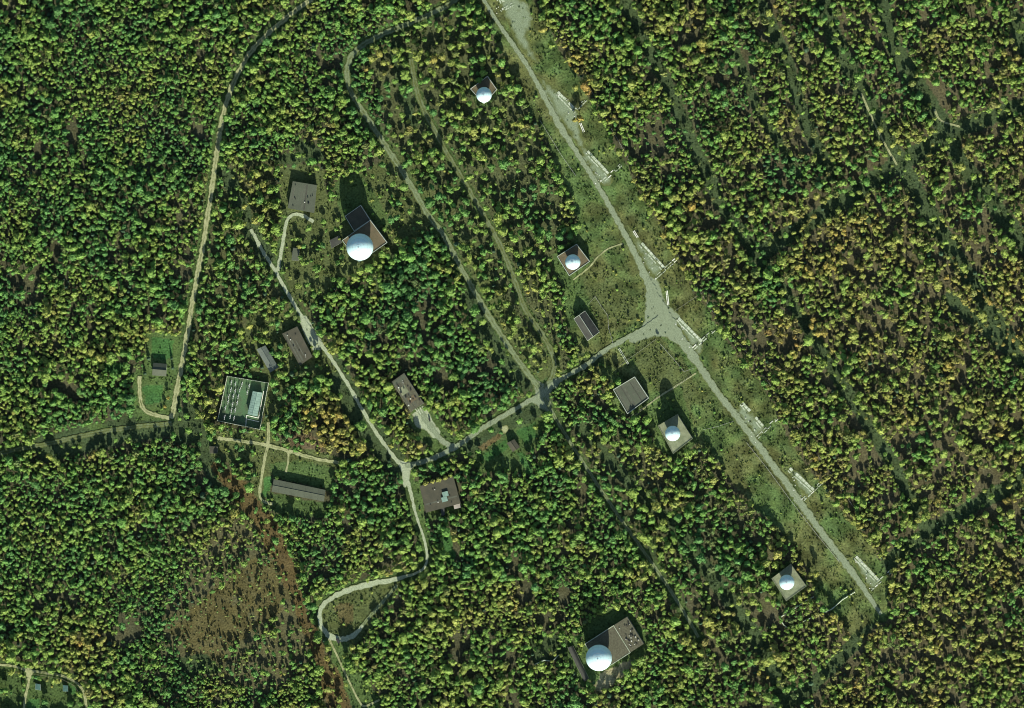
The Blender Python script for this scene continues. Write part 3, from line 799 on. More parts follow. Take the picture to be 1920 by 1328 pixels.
flat_building('square_building', 'square grey flat roofed building edged with a pale parapet', 'building', [(1150, 730.8), (1190, 706.7), (1216.4, 746.6), (1176.5, 776)], 4.6, 'roof_gray', par=0.5, short='the square parapet building')
gable_building('house', 'small grey roofed house with lawns beside the left forest road', 'house', [(287.5, 680.4), (312.7, 682.6), (311.6, 706), (285.3, 704)], 2.9, 4.3, 'roof_gray', wall='white', short='the small house')
flat_building('hut', 'tiny green roofed garden hut, left one in the lower left plot', 'hut', [(66.8, 1282), (75.5, 1283.5), (76, 1294.5), (66, 1293)], 2.6, 'roof_green', wall='white', parm='white', windows=False, short='the left garden hut')
flat_building('hut', 'tiny green roofed garden hut, right one in the lower left plot', 'hut', [(118, 1285), (127.3, 1286), (127.3, 1297), (118, 1296.5)], 2.6, 'roof_green', wall='white', windows=False, short='the right garden hut')
# vaulted bunker beside the big lower dome
Q = quad([(1063.9, 1215), (1074, 1211), (1104, 1273), (1095, 1279)], 3.0)
if (Q[1] - Q[0]).length < (Q[2] - Q[1]).length: Q = Q[1:] + Q[:1]
ctr = sum(Q, Vector((0, 0))) / 4
root = empty('bunker', (ctr.x, ctr.y, 0)); tag(root, 'long narrow dark vaulted bunker left of the big lower dome', 'bunker')
LAND.append(('the vaulted bunker', 1084, 1245))
v = MB(); n = 9
for (p, q) in ((Q[0], Q[3]), (Q[1], Q[2])):
    for k in range(n):
        t = k / (n - 1); g = p.lerp(q, t); v.v.append((g.x, g.y, 1.2 + 1.8 * math.sin(math.pi * t)))
for k in range(n - 1): v.f.append((k, n + k, n + k + 1, k + 1))
v.build('vault', 'roof_dark', root, smooth=True)
for k, (p, q) in enumerate(((Q[0], Q[1]), (Q[2], Q[3]))):
    w = (q - p).normalized(); nn = Vector((-w.y, w.x)) * 0.3
    MB().prism(ccw([p, q, q + nn, p + nn]), -0.2, 1.25).build('side_wall', 'concrete', root)
for p, q in ((Q[1], Q[2]), (Q[3], Q[0])):
    g = MB(); w = (q - p).normalized(); o2 = Vector((w.y, -w.x)) * 0.02
    g.poly([(p.x + o2.x, p.y + o2.y, -0.2), (q.x + o2.x, q.y + o2.y, -0.2)] + [((q.lerp(p, t / 8)).x + o2.x, (q.lerp(p, t / 8)).y + o2.y, 1.2 + 1.8 * math.sin(math.pi * t / 8)) for t in range(9)])
    g.build('end_wall', 'concrete', root)

# ------------------------------------------------------------------ radomes
def dome(root, cpx, rpx, hc, zroof):
    R = rpx * GSD
    c = W(cpx[0], cpx[1], hc)
    d = MB(); nl, ns = 20, 48
    zmin = max(-0.97, (zroof - hc) / R)
    th0 = math.acos(zmin)
    for i in range(nl + 1):
        th = th0 * (1 - i / nl)
        for k in range(ns):
            a = 2 * math.pi * k / ns
            d.v.append((c.x + R * math.sin(th) * math.cos(a), c.y + R * math.sin(th) * math.sin(a), c.z + R * math.cos(th)))
    for i in range(nl):
        for k in range(ns):
            j = (k + 1) % ns
            d.f.append((i * ns + k, i * ns + j, (i + 1) * ns + j, (i + 1) * ns + k))
    ob = d.build('dome', 'dome', root, smooth=True)
    # bolted panel seams standing a little proud
    for k in range(12):
        a = 2 * math.pi * k / 12
        MB().tube([(c.x + (R + 0.005) * math.sin(t) * math.cos(a), c.y + (R + 0.005) * math.sin(t) * math.sin(a), c.z + (R + 0.005) * math.cos(t)) for t in [th0 * q / 12 for q in range(1, 13)]], 0.05, 4).build('panel_seam', 'metal', ob, root=ob)
    for t in (0.22, 0.45, 0.75, 1.05, 1.35):
        rr_ = (R + 0.005) * math.sin(t)
        MB().tube([(c.x + rr_ * math.cos(2 * math.pi * k / 40), c.y + rr_ * math.sin(2 * math.pi * k / 40), c.z + (R + 0.005) * math.cos(t)) for k in range(41)], 0.05, 4).build('panel_seam', 'metal', ob, root=ob)
    MB().tube([(c.x, c.y, c.z + R - 0.1), (c.x, c.y, c.z + R + 0.25)], 0.45, 10).build('top_cap', 'metal', ob, root=ob)
    MB().tube([(c.x, c.y, c.z + R + 0.25), (c.x, c.y, c.z + R + 1.8)], [0.06, 0.03], 6).build('lightning_rod', 'dark', ob, root=ob)
    rr = R * math.sin(th0)
    ring = MB()
    pts = [(c.x + (rr + 0.25) * math.cos(2 * math.pi * k / 32), c.y + (rr + 0.25) * math.sin(2 * math.pi * k / 32)) for k in range(32)]
    ring.prism(pts, zroof - 0.1, zroof + 0.45).build('base_ring', 'metal', root)

def radome(label, corners, cpx, rpx, hc, h, roof, par=0.35, parm='parapet', short=None, extra=None):
    Q = quad(corners, h)
    c = sum(Q, Vector((0, 0))) / len(Q)
    root = empty('radar_dome_building', (c.x, c.y, 0)); tag(root, label, 'radar dome', 'white radar domes')
    walls(root, Q, h - 0.35, 'wall')
    MB().prism(inset(Q, -0.02), h - 0.347, h - 0.05).build('roof', roof, root)
    parapet(root, inset(Q, -0.12), h - 0.343, h + par, 0.4, parm)
    dome(root, cpx, rpx, hc, h - 0.05)
    LAND.append((short, cpx[0], cpx[1]))
    return root, Q
radome('small white radar dome on a brown roof, topmost of the six domes', [(914, 143), (931.6, 168), (907.5, 195), (882, 167)], (907.5, 178), 14.5, 10.6, 4.6, 'roof_rust', short='the topmost small dome')
radome('small white radar dome on a red brown square roof, beside the upper grass strip', [(1081, 458), (1105.8, 490.4), (1067.4, 517.5), (1044.8, 481)], (1074, 491.5), 14.3, 10.8, 4.6, 'roof_rust', short='the red brown roofed small dome')
radome('small white radar dome on a pale roof, next to the square parapet building', [(1269.8, 777.5), (1298.5, 822.6), (1262.3, 851), (1233.7, 798.5)], (1261.3, 812.9), 14.3, 11.0, 4.8, 'roof_conc', parm='roof_conc', short='the pale roofed small dome')
radome('small white radar dome on a pale roof, rightmost of the six domes', [(1482.5, 1057.9), (1511.9, 1099.3), (1474.2, 1127), (1447, 1085)], (1475.3, 1092), 14.2, 10.8, 4.6, 'roof_conc', parm='roof_conc', short='the rightmost small dome')
r, Q = radome('big white radar dome on a brown roof with a dark annex, leftmost dome', [(694.3, 413), (725.9, 455), (673, 492), (641.6, 451)], (674.7, 463.4), 25.3, 14.4, 4.8, 'roof_rust', short='the big upper dome')
Q2 = quad([(676.2, 385), (694.3, 413), (663.8, 433.5), (647, 405.5)], 4.2)
MB().prism(inset(Q2, 0.02), -0.2, 3.85).build('annex_wall', 'wall', r)
MB().prism(Q2, 3.853, 4.15).build('annex_roof', 'roof_brown', r)
parapet(r, inset(Q2, -0.1), 3.856, 4.5, 0.35, 'parapet')
r, Q = radome('big white radar dome beside a long speckled roof, lowest of the domes', [(1150.5, 1173), (1182, 1224), (1128, 1258.4), (1096.7, 1207.6)], (1122.8, 1233.7), 24.6, 13.6, 4.6, 'roof_spot', par=0.12, parm='concrete', short='the big lower dome')
Q2 = quad([(1175.8, 1156.9), (1207, 1207.6), (1182.6, 1223.2), (1151.2, 1172.6)], 4.9)
MB().prism(inset(Q2, 0.05), -0.2, 4.6).build('annex_wall', 'wall', r)
MB().prism(Q2, 4.603, 4.8).build('annex_roof', 'roof_spot', r)
vents(r, Q2, 4.8, rv(22, (0.5, 0.8)) + rv(12, (0.4, 0.7), 'white'))

# ------------------------------------------------------------------ concrete pads along the strip road
def plank(root, name, a, b, w, z0, z1, m):
    A = W(*a); B = W(*b)
    return MB().bar(A, B, w, z0, z1).build(name, m, root)
ORD = ['topmost', 'second', 'third', 'fourth', 'fifth', 'sixth', 'seventh', 'lowest']
PADS = [((925, -30), (945, 4), (937, 22), (962, 8)), ((1046, 172), (1076, 203), (1074, 212), (1099, 187)), ((1101.6, 283), (1141, 326), (1125, 345), (1165, 309)), ((1203, 456), (1245, 502), (1226, 524), (1268, 486)),
        ((1272, 596), (1316, 641), (1291, 662), (1340, 618)), ((1391.6, 755), (1431, 799), (1418, 823), (1458, 784)), ((1480.5, 878), (1526, 919), (1505, 938), (1546, 900)), ((1605, 1043), (1649, 1090), (1631, 1107), (1672, 1070))]
for k, (a, b, c, d) in enumerate(PADS):
    o = W((a[0] + b[0]) / 2, (a[1] + b[1]) / 2)
    root = empty('concrete_pad', (o.x, o.y, 0))
    tag(root, 'broken L shaped concrete pad on the grass strip, %s of the eight' % ORD[k], 'pad', 'concrete pads along the strip road')
    A, B = Vector(a), Vector(b); n = Vector((-(B - A).y, (B - A).x)).normalized()
    L = (B - A).length; ns = max(5, int(L / 7))
    for row, off, wd in ((0, 0, 2.0), (1, 5.6, 0.9)):
        for s in range(ns):
            if random.random() < (0.12 if row == 0 else 0.3): continue
            p = A.lerp(B, (s + 0.05) / ns) + n * (off + random.uniform(-0.5, 0.5)); q = A.lerp(B, (s + 0.95) / ns) + n * (off + random.uniform(-0.5, 0.5))
            plank(root, 'slab', p, q, wd * random.uniform(0.85, 1.1), 0.0, 0.18 + random.uniform(0, 0.06), 'concrete')
    C, D = Vector(c), Vector(d); n2 = Vector((-(D - C).y, (D - C).x)).normalized()
    for off in (-2.4, 2.2):
        nseg = 6
        for s in range(nseg):
            if random.random() < 0.3: continue
            p = C.lerp(D, (s + random.uniform(0.03, 0.3)) / nseg) + n2 * (off + random.uniform(-0.3, 0.3)); q = C.lerp(D, (s + 0.94) / nseg) + n2 * (off + random.uniform(-0.3, 0.3))
            plank(root, 'kerb_wall', p, q, random.uniform(0.4, 0.85), -0.1, random.uniform(0.12, 0.45), random.choice(['white', 'concrete', 'concrete', 'concrete']))
    for s in range(5):                      # rungs between the two walls
        p = C.lerp(D, (s + 0.5) / 5)
        if random.random() < 0.6: plank(root, 'cross_beam', p + n2 * -1.6, p + n2 * 1.6, 0.5, 0.0, 0.3, 'concrete')
    for s in range(7):                      # loose blocks
        p = A.lerp(C, random.random()) + Vector((random.uniform(-7, 7), random.uniform(-7, 7)))
        an = random.random() * 6; e = Vector((math.cos(an), math.sin(an))) * random.uniform(0.8, 2.2)
        plank(root, 'loose_block', p, p + e, random.uniform(0.4, 0.8), 0.0, random.uniform(0.3, 0.6), 'white')
    LAND.append(('the %s concrete pad' % ORD[k], b[0], b[1]))
# extra stray slabs
for lab, a, b in (('white concrete kerb lying on grass beside the fourth pad', (1188, 433), (1196, 446)), ('short white concrete kerb lying in the grass right of the junction', (1250, 545), (1253, 572)),
                  ('short white concrete kerb below the second pad', (1088, 231), (1095, 248)), ('thin white kerb lying across the plot below the cross road', (1160, 653), (1178, 683))):
    o = W(*a); e = empty('concrete_kerb', (o.x, o.y, 0)); tag(e, lab, 'kerb')
    A, B = Vector(a), Vector(b); n = Vector((-(B - A).y, (B - A).x)).normalized()
    for off in (-1.3, 1.3):
        for s in range(3): plank(e, 'kerb_stone', A.lerp(B, (s + .03) / 3) + n * off, A.lerp(B, (s + .97) / 3) + n * off, 0.5, 0.0, 0.35, 'white' if 'thin' not in lab else 'concrete')
# concrete ramp strips before the speckled roof building
o = W(788, 768); e = empty('loading_ramp', (o.x, o.y, 0)); tag(e, 'bright concrete ramp strips at the end of the speckled roof building', 'ramp')
for a, b in (((783, 766), (789, 777)), ((787, 763), (793, 775)), ((791, 761), (794, 767)), ((779, 767), (783, 772))): plank(e, 'ramp_strip', a, b, 0.5, 0.0, 0.3, 'concrete')
o = W(805, 787); e = empty('utility_box', (o.x, o.y, 0)); tag(e, 'small dark utility box on the pale apron', 'box')
plank(e, 'cabinet', (804.6, 785), (806.4, 789.5), 0.9, 0, 1.3, 'dark'); plank(e, 'lid', (804.4, 784.5), (806.6, 790), 1.05, 1.3, 1.4, 'dark')
o = W(633, 1201); e = empty('utility_box', (o.x, o.y, 0)); tag(e, 'dark utility box at the lower end of the grassy loop', 'box')
plank(e, 'cabinet', (632, 1198), (636, 1205), 1.6, 0, 1.5, 'dark'); plank(e, 'lid', (631.7, 1197.4), (636.3, 1205.6), 1.8, 1.5, 1.6, 'dark')

# ------------------------------------------------------------------ walled substation
YARD = [(426.7, 705), (504, 718), (487.7, 805), (408.6, 788.6)]
o = W(455, 752)
def yard_ground():
    q = ccw([W(*p).to_2d() for p in YARD])
    ob = MB().prism(inset(q, 0.4), -0.1, 0.06).build('pavement', mat('green painted yard', (0.058, 0.125, 0.055), c2=(0.058, 0.085, 0.045), scale=0.18, finev=0.4), None)
    tag(ob, 'bright green yard floor inside the substation wall', 'pavement', kind='structure')
yard_ground()
q = ccw([W(*p).to_2d() for p in YARD])
root = empty('substation_wall', (o.x, o.y, 0)); tag(root, 'dark concrete panel wall all round the green substation yard', 'wall')
for i in range(4):
    a, b = q[i], q[(i + 1) % 4]; L = (b - a).length; n = int(L / 3)
    for k in range(n):
        MB().bar(a.lerp(b, (k + 0.04) / n), a.lerp(b, (k + 0.96) / n), 0.16, -0.1, 2.9).build('panel', 'concrete', root)
        p = a.lerp(b, k / n); MB().prism([(p.x - .15, p.y - .15), (p.x + .15, p.y - .15), (p.x + .15, p.y + .15), (p.x - .15, p.y + .15)], -0.1, 3.1).build('post', 'white', root)
gable_building('switch_house', 'pale teal roofed switch house inside the walled substation yard', 'building', [(474, 733.6), (492, 736.6), (482.4, 781), (464, 776.6)], 3.2, 3.9, 'roof_teal', wall='white', short='the teal switch house', trim=None, ribs=10)
# kerb frame round the switch house
o = W(478, 757); e = empty('cable_trench', (o.x, o.y, 0)); tag(e, 'white edged cable trench round the teal switch house', 'trench')
for a, b in (((494.5, 733), (485, 784)), ((485, 784), (462, 779)), ((464, 786), (486, 791)), ((462, 779), (461, 800))): plank(e, 'trench_edge', a, b, 0.4, 0.0, 0.35, 'white')
# racks of outdoor switchgear in rows along the yard
u = Vector((504 - 426.7, 718 - 705)) / 77.3; vv = Vector((408.6 - 426.7, 788.6 - 705)) / 83.6
U = Vector((W(427 + u.x * 50, 705 + u.y * 50) - W(427, 705)).to_2d()).normalized(); V = Vector((W(427 + vv.x * 50, 705 + vv.y * 50) - W(427, 705)).to_2d()).normalized()
def rack(p, label):
    w = W(p.x, p.y).to_2d()
    r = empty('switchgear_rack', (w.x, w.y, 0)); tag(r, label, 'switchgear', 'switchgear racks in the substation yard')
    for s in (-1, 1):
        c = w + V * s * 1.5
        MB().tube([(c.x, c.y, -0.1), (c.x, c.y, 2.6)], 0.13, 6).build('leg', 'metal', r)
    a, b = w - V * 1.9, w + V * 1.9
    MB().bar(a, b, 0.3, 2.6, 2.8).build('beam', 'metal', r)
    for s in (-1.4, 0, 1.4):
        c = w + V * s
        MB().tube([(c.x, c.y, 2.8), (c.x, c.y, 3.05), (c.x, c.y, 3.1), (c.x, c.y, 3.35), (c.x, c.y, 3.4), (c.x, c.y, 3.7)], [0.22, 0.12, 0.22, 0.12, 0.22, 0.1], 8).build('insulator', 'insul', r)
    MB().bar(w - U * 0.7 - V * 0.3, w - U * 0.7 + V * 0.3, 0.5, 0.0, 1.2).build('control_box', 'metal', r)
for ri, off in enumerate((11, 20, 29, 43)):
    for k in range(6):
        p = Vector((426.7, 705)) + u * (off + random.uniform(-2.2, 2.2)) + vv * (10 + k * 12.5 + random.uniform(-3, 3))
        if off == 43 and k > 1: continue
        rack(p, 'switchgear rack with white insulators, %s of the %s row from the left wall' % (['topmost', 'second', 'third', 'fourth', 'fifth', 'lowest'][k], ['first', 'second', 'third', 'fourth'][ri]))

# ------------------------------------------------------------------ fences and pipes
def fence(name, label, pts, h=1.5, gap=2.6, m='wood', mw='metal'):
    P = [W(x, y).to_2d() for x, y in pts]
    o = sum(P, Vector((0, 0))) / len(P)
    root = empty(name, (o.x, o.y, 0)); tag(root, label, 'fence')
    posts, wires = MB(), MB()
    for a, b in zip(P, P[1:]):
        L = (b - a).length; n = max(1, int(L / gap))
        for k in range(n + (b == P[-1])):
            p = a.lerp(b, k / n); s = 0.11
            posts.prism([(p.x - s, p.y - s), (p.x + s, p.y - s), (p.x + s, p.y + s), (p.x - s, p.y + s)], -0.2, h * random.uniform(0.95, 1.06))
        for z in (0.35, 0.8, 1.3):
            wires.bar(a, b, 0.05, z, z + 0.06)
    po = posts.build('posts', m, root); po['kind'] = 'stuff'
    wi = wires.build('wires', mw, root); wi['kind'] = 'stuff'
fence('wire_fence', 'long wire fence along the right edge of the grass strip against the forest', [(1035, 40), (1070, 98), (1098.6, 149.6), (1125.7, 202), (1148, 244), (1171, 284), (1205, 348), (1238, 412), (1268, 472), (1300, 526), (1335, 582), (1390, 648), (1440, 715), (1480, 780), (1505, 815), (1560, 890), (1600, 950)])
fence('wire_fence', 'wire fence crossing the grass right of the main junction', [(1264, 584), (1300, 560), (1345, 530)])
fence('wire_fence', 'wire fence round the plot of the pale trimmed gable building', [(1102, 572), (1116, 556), (1128, 575), (1140, 592), (1141, 615), (1150, 645)], 1.3)
fence('wire_fence', 'wire fence across the field above the square parapet building', [(1230, 636), (1205, 655), (1180, 672), (1160, 688)], 1.3)
fence('wire_fence', 'wire fence along the far side of the field above the square building', [(1238, 645), (1262, 672), (1283, 697), (1302, 690)], 1.3)
fence('wire_fence', 'wire fence crossing from the square building to the strip road', [(1297, 705), (1268, 725), (1240, 742), (1213, 760), (1180, 782)], 1.3)
fence('wire_fence', 'short wire fence left of the strip road beside the upper trees', [(1012, 225), (1035, 262), (1052, 290), (1080, 330)], 1.3)
fence('wire_fence', 'bent wire fence leading right from the pale roofed small dome', [(1318, 806), (1345, 800), (1375, 790)], 1.2)
fence('wire_fence', 'wire fence running down left of the strip road towards the rightmost dome', [(1400, 830), (1440, 880), (1480, 935), (1530, 1000), (1575, 1055)], 1.2)
fence('board_fence', 'dark board fence line left of the narrow grey workshop', [(466, 580), (470, 612), (475, 640), (477, 668)], 2.0, 1.2, 'dark', 'dark')
fence('board_fence', 'dark curved fence round the right plot in the lower left corner', [(62, 1264), (90, 1268), (118, 1274), (140, 1286), (152, 1305), (157, 1335)], 1.8, 1.0, 'wood', 'wood')

def pipe(label, pts):
    P = [W(x, y) for x, y in pts]
    root = empty('heating_pipe', P[0]); root.location.z = 0; tag(root, label, 'pipe')
    MB().tube([(p.x, p.y, 0.75) for p in P], 0.42, 8).build('pipe', 'concrete', root)
    for a, b in zip(P, P[1:]):
        n = max(1, int((b - a).length / 4))
        for k in range(n):
            p = a.lerp(b, (k + 0.5) / n)
            MB().prism([(p.x - .3, p.y - .3), (p.x + .3, p.y - .3), (p.x + .3, p.y + .3), (p.x - .3, p.y + .3)], -0.1, 0.4).build('support', 'concrete', root)
pipe('pale raised heating pipe zigzagging below the rightmost small dome, upper run', [(1462, 1158), (1480, 1147), (1498, 1136), (1512, 1126), (1526, 1119)])
pipe('pale raised heating pipe zigzagging below the rightmost small dome, lower run', [(1463, 1161), (1470, 1172), (1480, 1180), (1502, 1168), (1512, 1162), (1545, 1149), (1560, 1142), (1580, 1124), (1603, 1110)])
pipe('pale raised pipe in the dark gap left of the big lower dome', [(1003, 1246), (1020, 1238), (1036, 1240), (1048, 1228)])

# ------------------------------------------------------------------ trees
def ico(sub):
    bm = bmesh.new(); bmesh.ops.create_icosphere(bm, subdivisions=sub, radius=1.0)
    v = np.array([x.co[:] for x in bm.verts]); f = [tuple(q.index for q in x.verts) for x in bm.faces]
    bm.free(); return v, f
ICO1 = ico(1); ICO2 = ico(2)

def leaf_quads(mb, centres, normals, size, rg):
    for c, n in zip(centres, normals):
        n = n + rg.normal(0, 0.35, 3); n /= np.linalg.norm(n)
        a = np.cross(n, rg.normal(0, 1, 3)); a /= np.linalg.norm(a); b = np.cross(n, a)
        s = size * rg.uniform(0.6, 1.3)
        mb.poly([tuple(c + a * s), tuple(c + b * s * 0.8), tuple(c - a * s), tuple(c - b * s * 0.8)])

def crown_broad(seed, lobes=9, leaves=150, sparse=False):
    """crown of unit radius, centre at height 1.75; foliage clumps with leaf sprays standing off them"""
    rg = np.random.default_rng(seed); mb = MB()
    C = [(np.array((0, 0, 1.9)), 0.62)]
    for k in range(lobes):
        a = 2.4 * k + rg.uniform(-0.4, 0.4); rr = rg.uniform(0.35, 0.68); z = 1.55 + rg.uniform(-0.35, 0.6)
        C.append((np.array((rr * math.cos(a), rr * math.sin(a), z)), rg.uniform(0.28, 0.46)))
    if sparse: C = [(c, r * 0.62) for c, r in C]
    for c, r in C:
        v, f = ICO1
        w = v * (1 + rg.normal(0, 0.13, (len(v), 1))) * np.array((1, 1, 0.85)) * r + c
        n = len(mb.v); mb.v += [tuple(x) for x in w]; mb.f += [tuple(n + i for i in q) for q in f]
    pts, nor = [], []
    for _ in range(leaves):
        c, r = C[rg.integers(len(C))]
        d = rg.normal(0, 1, 3); d[2] = abs(d[2]) * 0.8 + d[2] * 0.2; d /= np.linalg.norm(d)
        pts.append(c + d * r * rg.uniform(0.95, 1.25)); nor.append(d)
    leaf_quads(mb, pts, nor, 0.15, rg)
    return mb

def crown_cone(seed):
    rg = np.random.default_rng(seed); mb = MB()
    for k in range(7):                    # whorls of drooping boughs
        z = 0.5 + k * 0.42; r = 0.95 * (1 - k / 7.4); nb = 9
        for b in range(nb):
            a = 2 * math.pi * (b + 0.5 * (k % 2)) / nb + rg.uniform(-0.15, 0.15); l = r * rg.uniform(0.8, 1.1)
            t = np.array((math.cos(a), math.sin(a), 0)); s = np.array((-math.sin(a), math.cos(a), 0)) * l * 0.33
            p0 = np.array((0, 0, z + 0.32)); p1 = t * l * 0.6 + np.array((0, 0, z + 0.12)); p2 = t * l + np.array((0, 0, z - 0.08))
            mb.poly([tuple(p0), tuple(p1 - s), tuple(p2)]); mb.poly([tuple(p0), tuple(p2), tuple(p1 + s)])
    mb.poly([(0.12, 0, 3.1), (-0.06, 0.1, 3.1), (0, 0, 3.6)]); mb.poly([(-0.06, 0.1, 3.1), (-0.06, -0.1, 3.1), (0, 0, 3.6)]); mb.poly([(-0.06, -0.1, 3.1), (0.12, 0, 3.1), (0, 0, 3.6)])
    return mb

def trunk(seed, cone=False):
    rg = np.random.default_rng(seed + 500); mb = MB()
    top = 3.0 if cone else 1.9
    mb.tube([(0, 0, -0.1), (rg.normal(0, .03), rg.normal(0, .03), top * 0.5), (rg.normal(0, .06), rg.normal(0, .06), top)], [0.085, 0.06, 0.02], 5)
    if not cone:
        for k in range(4):
            a = k * 1.57 + rg.uniform(0, 1); z = rg.uniform(0.9, 1.4)
            mb.tube([(0, 0, z), (0.5 * math.cos(a), 0.5 * math.sin(a), z + 0.5)], [0.035, 0.012], 4)
    return mb

NB, NS_, NC = 8, 3, 2
CROWN, TRUNK = [], []
for k in range(NB): CROWN.append(crown_broad(100 + k, 7 + k % 4, 150).mesh('crown', 'leaf')); TRUNK.append(trunk(100 + k).mesh('trunk', 'bark'))
for k in range(NS_): CROWN.append(crown_broad(200 + k, 8, 110, True).mesh('crown', 'leaf')); TRUNK.append(trunk(200 + k).mesh('trunk', 'bark'))
for k in range(NC): CROWN.append(crown_cone(300 + k).mesh('crown', 'leaf')); TRUNK.append(trunk(300 + k, True).mesh('trunk', 'bark'))

proto_col = bpy.data.collections.new('tree_kinds')           # not in the scene: only instanced
def join_mesh(a, b, name):
    v = [tuple(x.co) for x in a.vertices]; f = [tuple(p.vertices) for p in a.polygons]; n = len(v); k = len(f)
    v += [tuple(x.co) for x in b.vertices]; f += [tuple(n + i for i in p.vertices) for p in b.polygons]
    me = bpy.data.meshes.new(name); me.from_pydata(v, [], f); me.update()
    me.materials.append(a.materials[0]); me.materials.append(b.materials[0])
    me.polygons.foreach_set('material_index', [0] * k + [1] * (len(f) - k)); return me
for k in range(len(CROWN)):
    proto_col.objects.link(bpy.data.objects.new('tree_kind_%02d' % k, join_mesh(CROWN[k], TRUNK[k], 'tree_kind_%02d' % k)))
tuft_col = bpy.data.collections.new('tuft_kinds')
for k in range(4):
    rg = np.random.default_rng(900 + k); mb = MB()
    for _ in range(12):
        a = rg.uniform(0, 6.28); r = rg.uniform(0, 0.6); c = np.array((r * math.cos(a), r * math.sin(a), 0)); an = rg.uniform(0, 6.28); w = np.array((math.cos(an), math.sin(an), 0)) * 0.22
        tip = c + np.array((rg.normal(0, .25), rg.normal(0, .25), rg.uniform(0.45, 1.0)))
        mb.poly([tuple(c - w), tuple(c + w), tuple(tip)])
    tuft_col.objects.link(bpy.data.objects.new('tuft_kind_%02d' % k, mb.mesh('tuft_kind_%02d' % k, 'tuft')))

def gn_scatter(name, label, cat, pos, rot, scl, idx, color, coll):
    n = len(pos)
    me = bpy.data.meshes.new(name)
    me.vertices.add(n); me.vertices.foreach_set('co', np.asarray(pos, float).ravel())
    def at(nm, ty, key, arr):
        a = me.attributes.new(nm, ty, 'POINT'); a.data.foreach_set(key, np.asarray(arr).ravel())
    at('turn', 'FLOAT', 'value', np.asarray(rot, np.float32)); at('size', 'FLOAT_VECTOR', 'vector', np.asarray(scl, np.float32))
    at('kind_index', 'INT', 'value', np.asarray(idx, np.int32))
    at('color', 'FLOAT_COLOR', 'color', np.concatenate([color, np.ones((n, 1))], 1).astype(np.float32))
    me.update()
    o = bpy.data.objects.new(name, me); COL.objects.link(o)
    ng = bpy.data.node_groups.new(name, 'GeometryNodeTree')
    ng.interface.new_socket('Geometry', in_out='INPUT', socket_type='NodeSocketGeometry')
    ng.interface.new_socket('Geometry', in_out='OUTPUT', socket_type='NodeSocketGeometry')
    N, L = ng.nodes, ng.links
    gi = N.new('NodeGroupInput'); go = N.new('NodeGroupOutput')
    ip = N.new('GeometryNodeInstanceOnPoints'); ci = N.new('GeometryNodeCollectionInfo')
    ci.inputs['Collection'].default_value = coll; ci.inputs['Separate Children'].default_value = True; ci.inputs['Reset Children'].default_value = True
    def na(nm, ty):
        a = N.new('GeometryNodeInputNamedAttribute'); a.data_type = ty; a.inputs['Name'].default_value = nm; return a.outputs['Attribute']
    cx = N.new('ShaderNodeCombineXYZ'); L.new(na('turn', 'FLOAT'), cx.inputs['Z'])
    L.new(gi.outputs[0], ip.inputs['Points']); L.new(ci.outputs[0], ip.inputs['Instance'])
    ip.inputs['Pick Instance'].default_value = True
    L.new(na('kind_index', 'INT'), ip.inputs['Instance Index']); L.new(cx.outputs[0], ip.inputs['Rotation']); L.new(na('size', 'FLOAT_VECTOR'), ip.inputs['Scale'])
    L.new(ip.outputs[0], go.inputs[0])
    md = o.modifiers.new('scatter', 'NODES'); md.node_group = ng
    return tag(o, label, cat, kind='stuff')

# keep trees off the roofs (their south sides especially) and out of the yard
for s, cx, cy in LAND:
    pass
BLOCK = [[(549, 340), (594, 347), (589, 400), (539, 391)], [(529, 626), (557, 612), (586, 669), (562, 686)], [(481, 655), (497, 648), (523, 689), (506, 700)], [(513, 898), (611, 919), (608, 941), (509, 922)],
         [(734, 716), (758, 700), (795, 757), (770, 773)], [(787, 912), (850, 894), (864, 945), (799, 962)], [(950, 831), (964, 823), (975, 839), (961, 848)], [(1076, 598), (1097, 583), (1124, 623), (1102, 639)],
         [(1150, 731), (1190, 707), (1217, 747), (1177, 776)], [(287, 680), (313, 683), (312, 708), (285, 706)], [(393, 836), (409, 838), (407, 851), (393, 851)], [(66, 1281), (76, 1283), (76, 1296), (66, 1294)], [(117, 1284), (128, 1286), (128, 1298), (117, 1298)],
         [(1064, 1215), (1074, 1211), (1104, 1273), (1095, 1279)], [(914, 143), (932, 168), (908, 196), (881, 167)], [(1081, 458), (1106, 490), (1067, 518), (1044, 481)], [(1270, 777), (1299, 823), (1262, 851), (1233, 798)],
         [(1482, 1058), (1512, 1099), (1474, 1127), (1447, 1085)], [(676, 385), (726, 455), (673, 492), (641, 451), (647, 405)], [(1176, 1156), (1207, 1208), (1128, 1259), (1096, 1208)], YARD, [(549, 464), (562, 465), (560, 490), (546, 489)], [(618, 450), (635, 441), (642, 455), (621, 467)]]
for b in BLOCK:
    c = (sum(p[0] for p in b) / len(b), sum(p[1] for p in b) / len(b))
    grow = [(p[0] + (p[0] - c[0]) / max(1, math.hypot(p[0] - c[0], p[1] - c[1])) * 9, p[1] + (p[1] - c[1]) / max(1, math.hypot(p[0] - c[0], p[1] - c[1])) * 9) for p in b]
    m = in_poly(grow, 0); T[m] = 0; BUSH[m] = 0
    m = in_poly(b, 0); TUFT[m] = 0

def samp(A, x, y):
    return A[np.clip(((y - Y0) / CELL).astype(int), 0, NY - 1), np.clip(((x - X0) / CELL).astype(int), 0, NX - 1)]

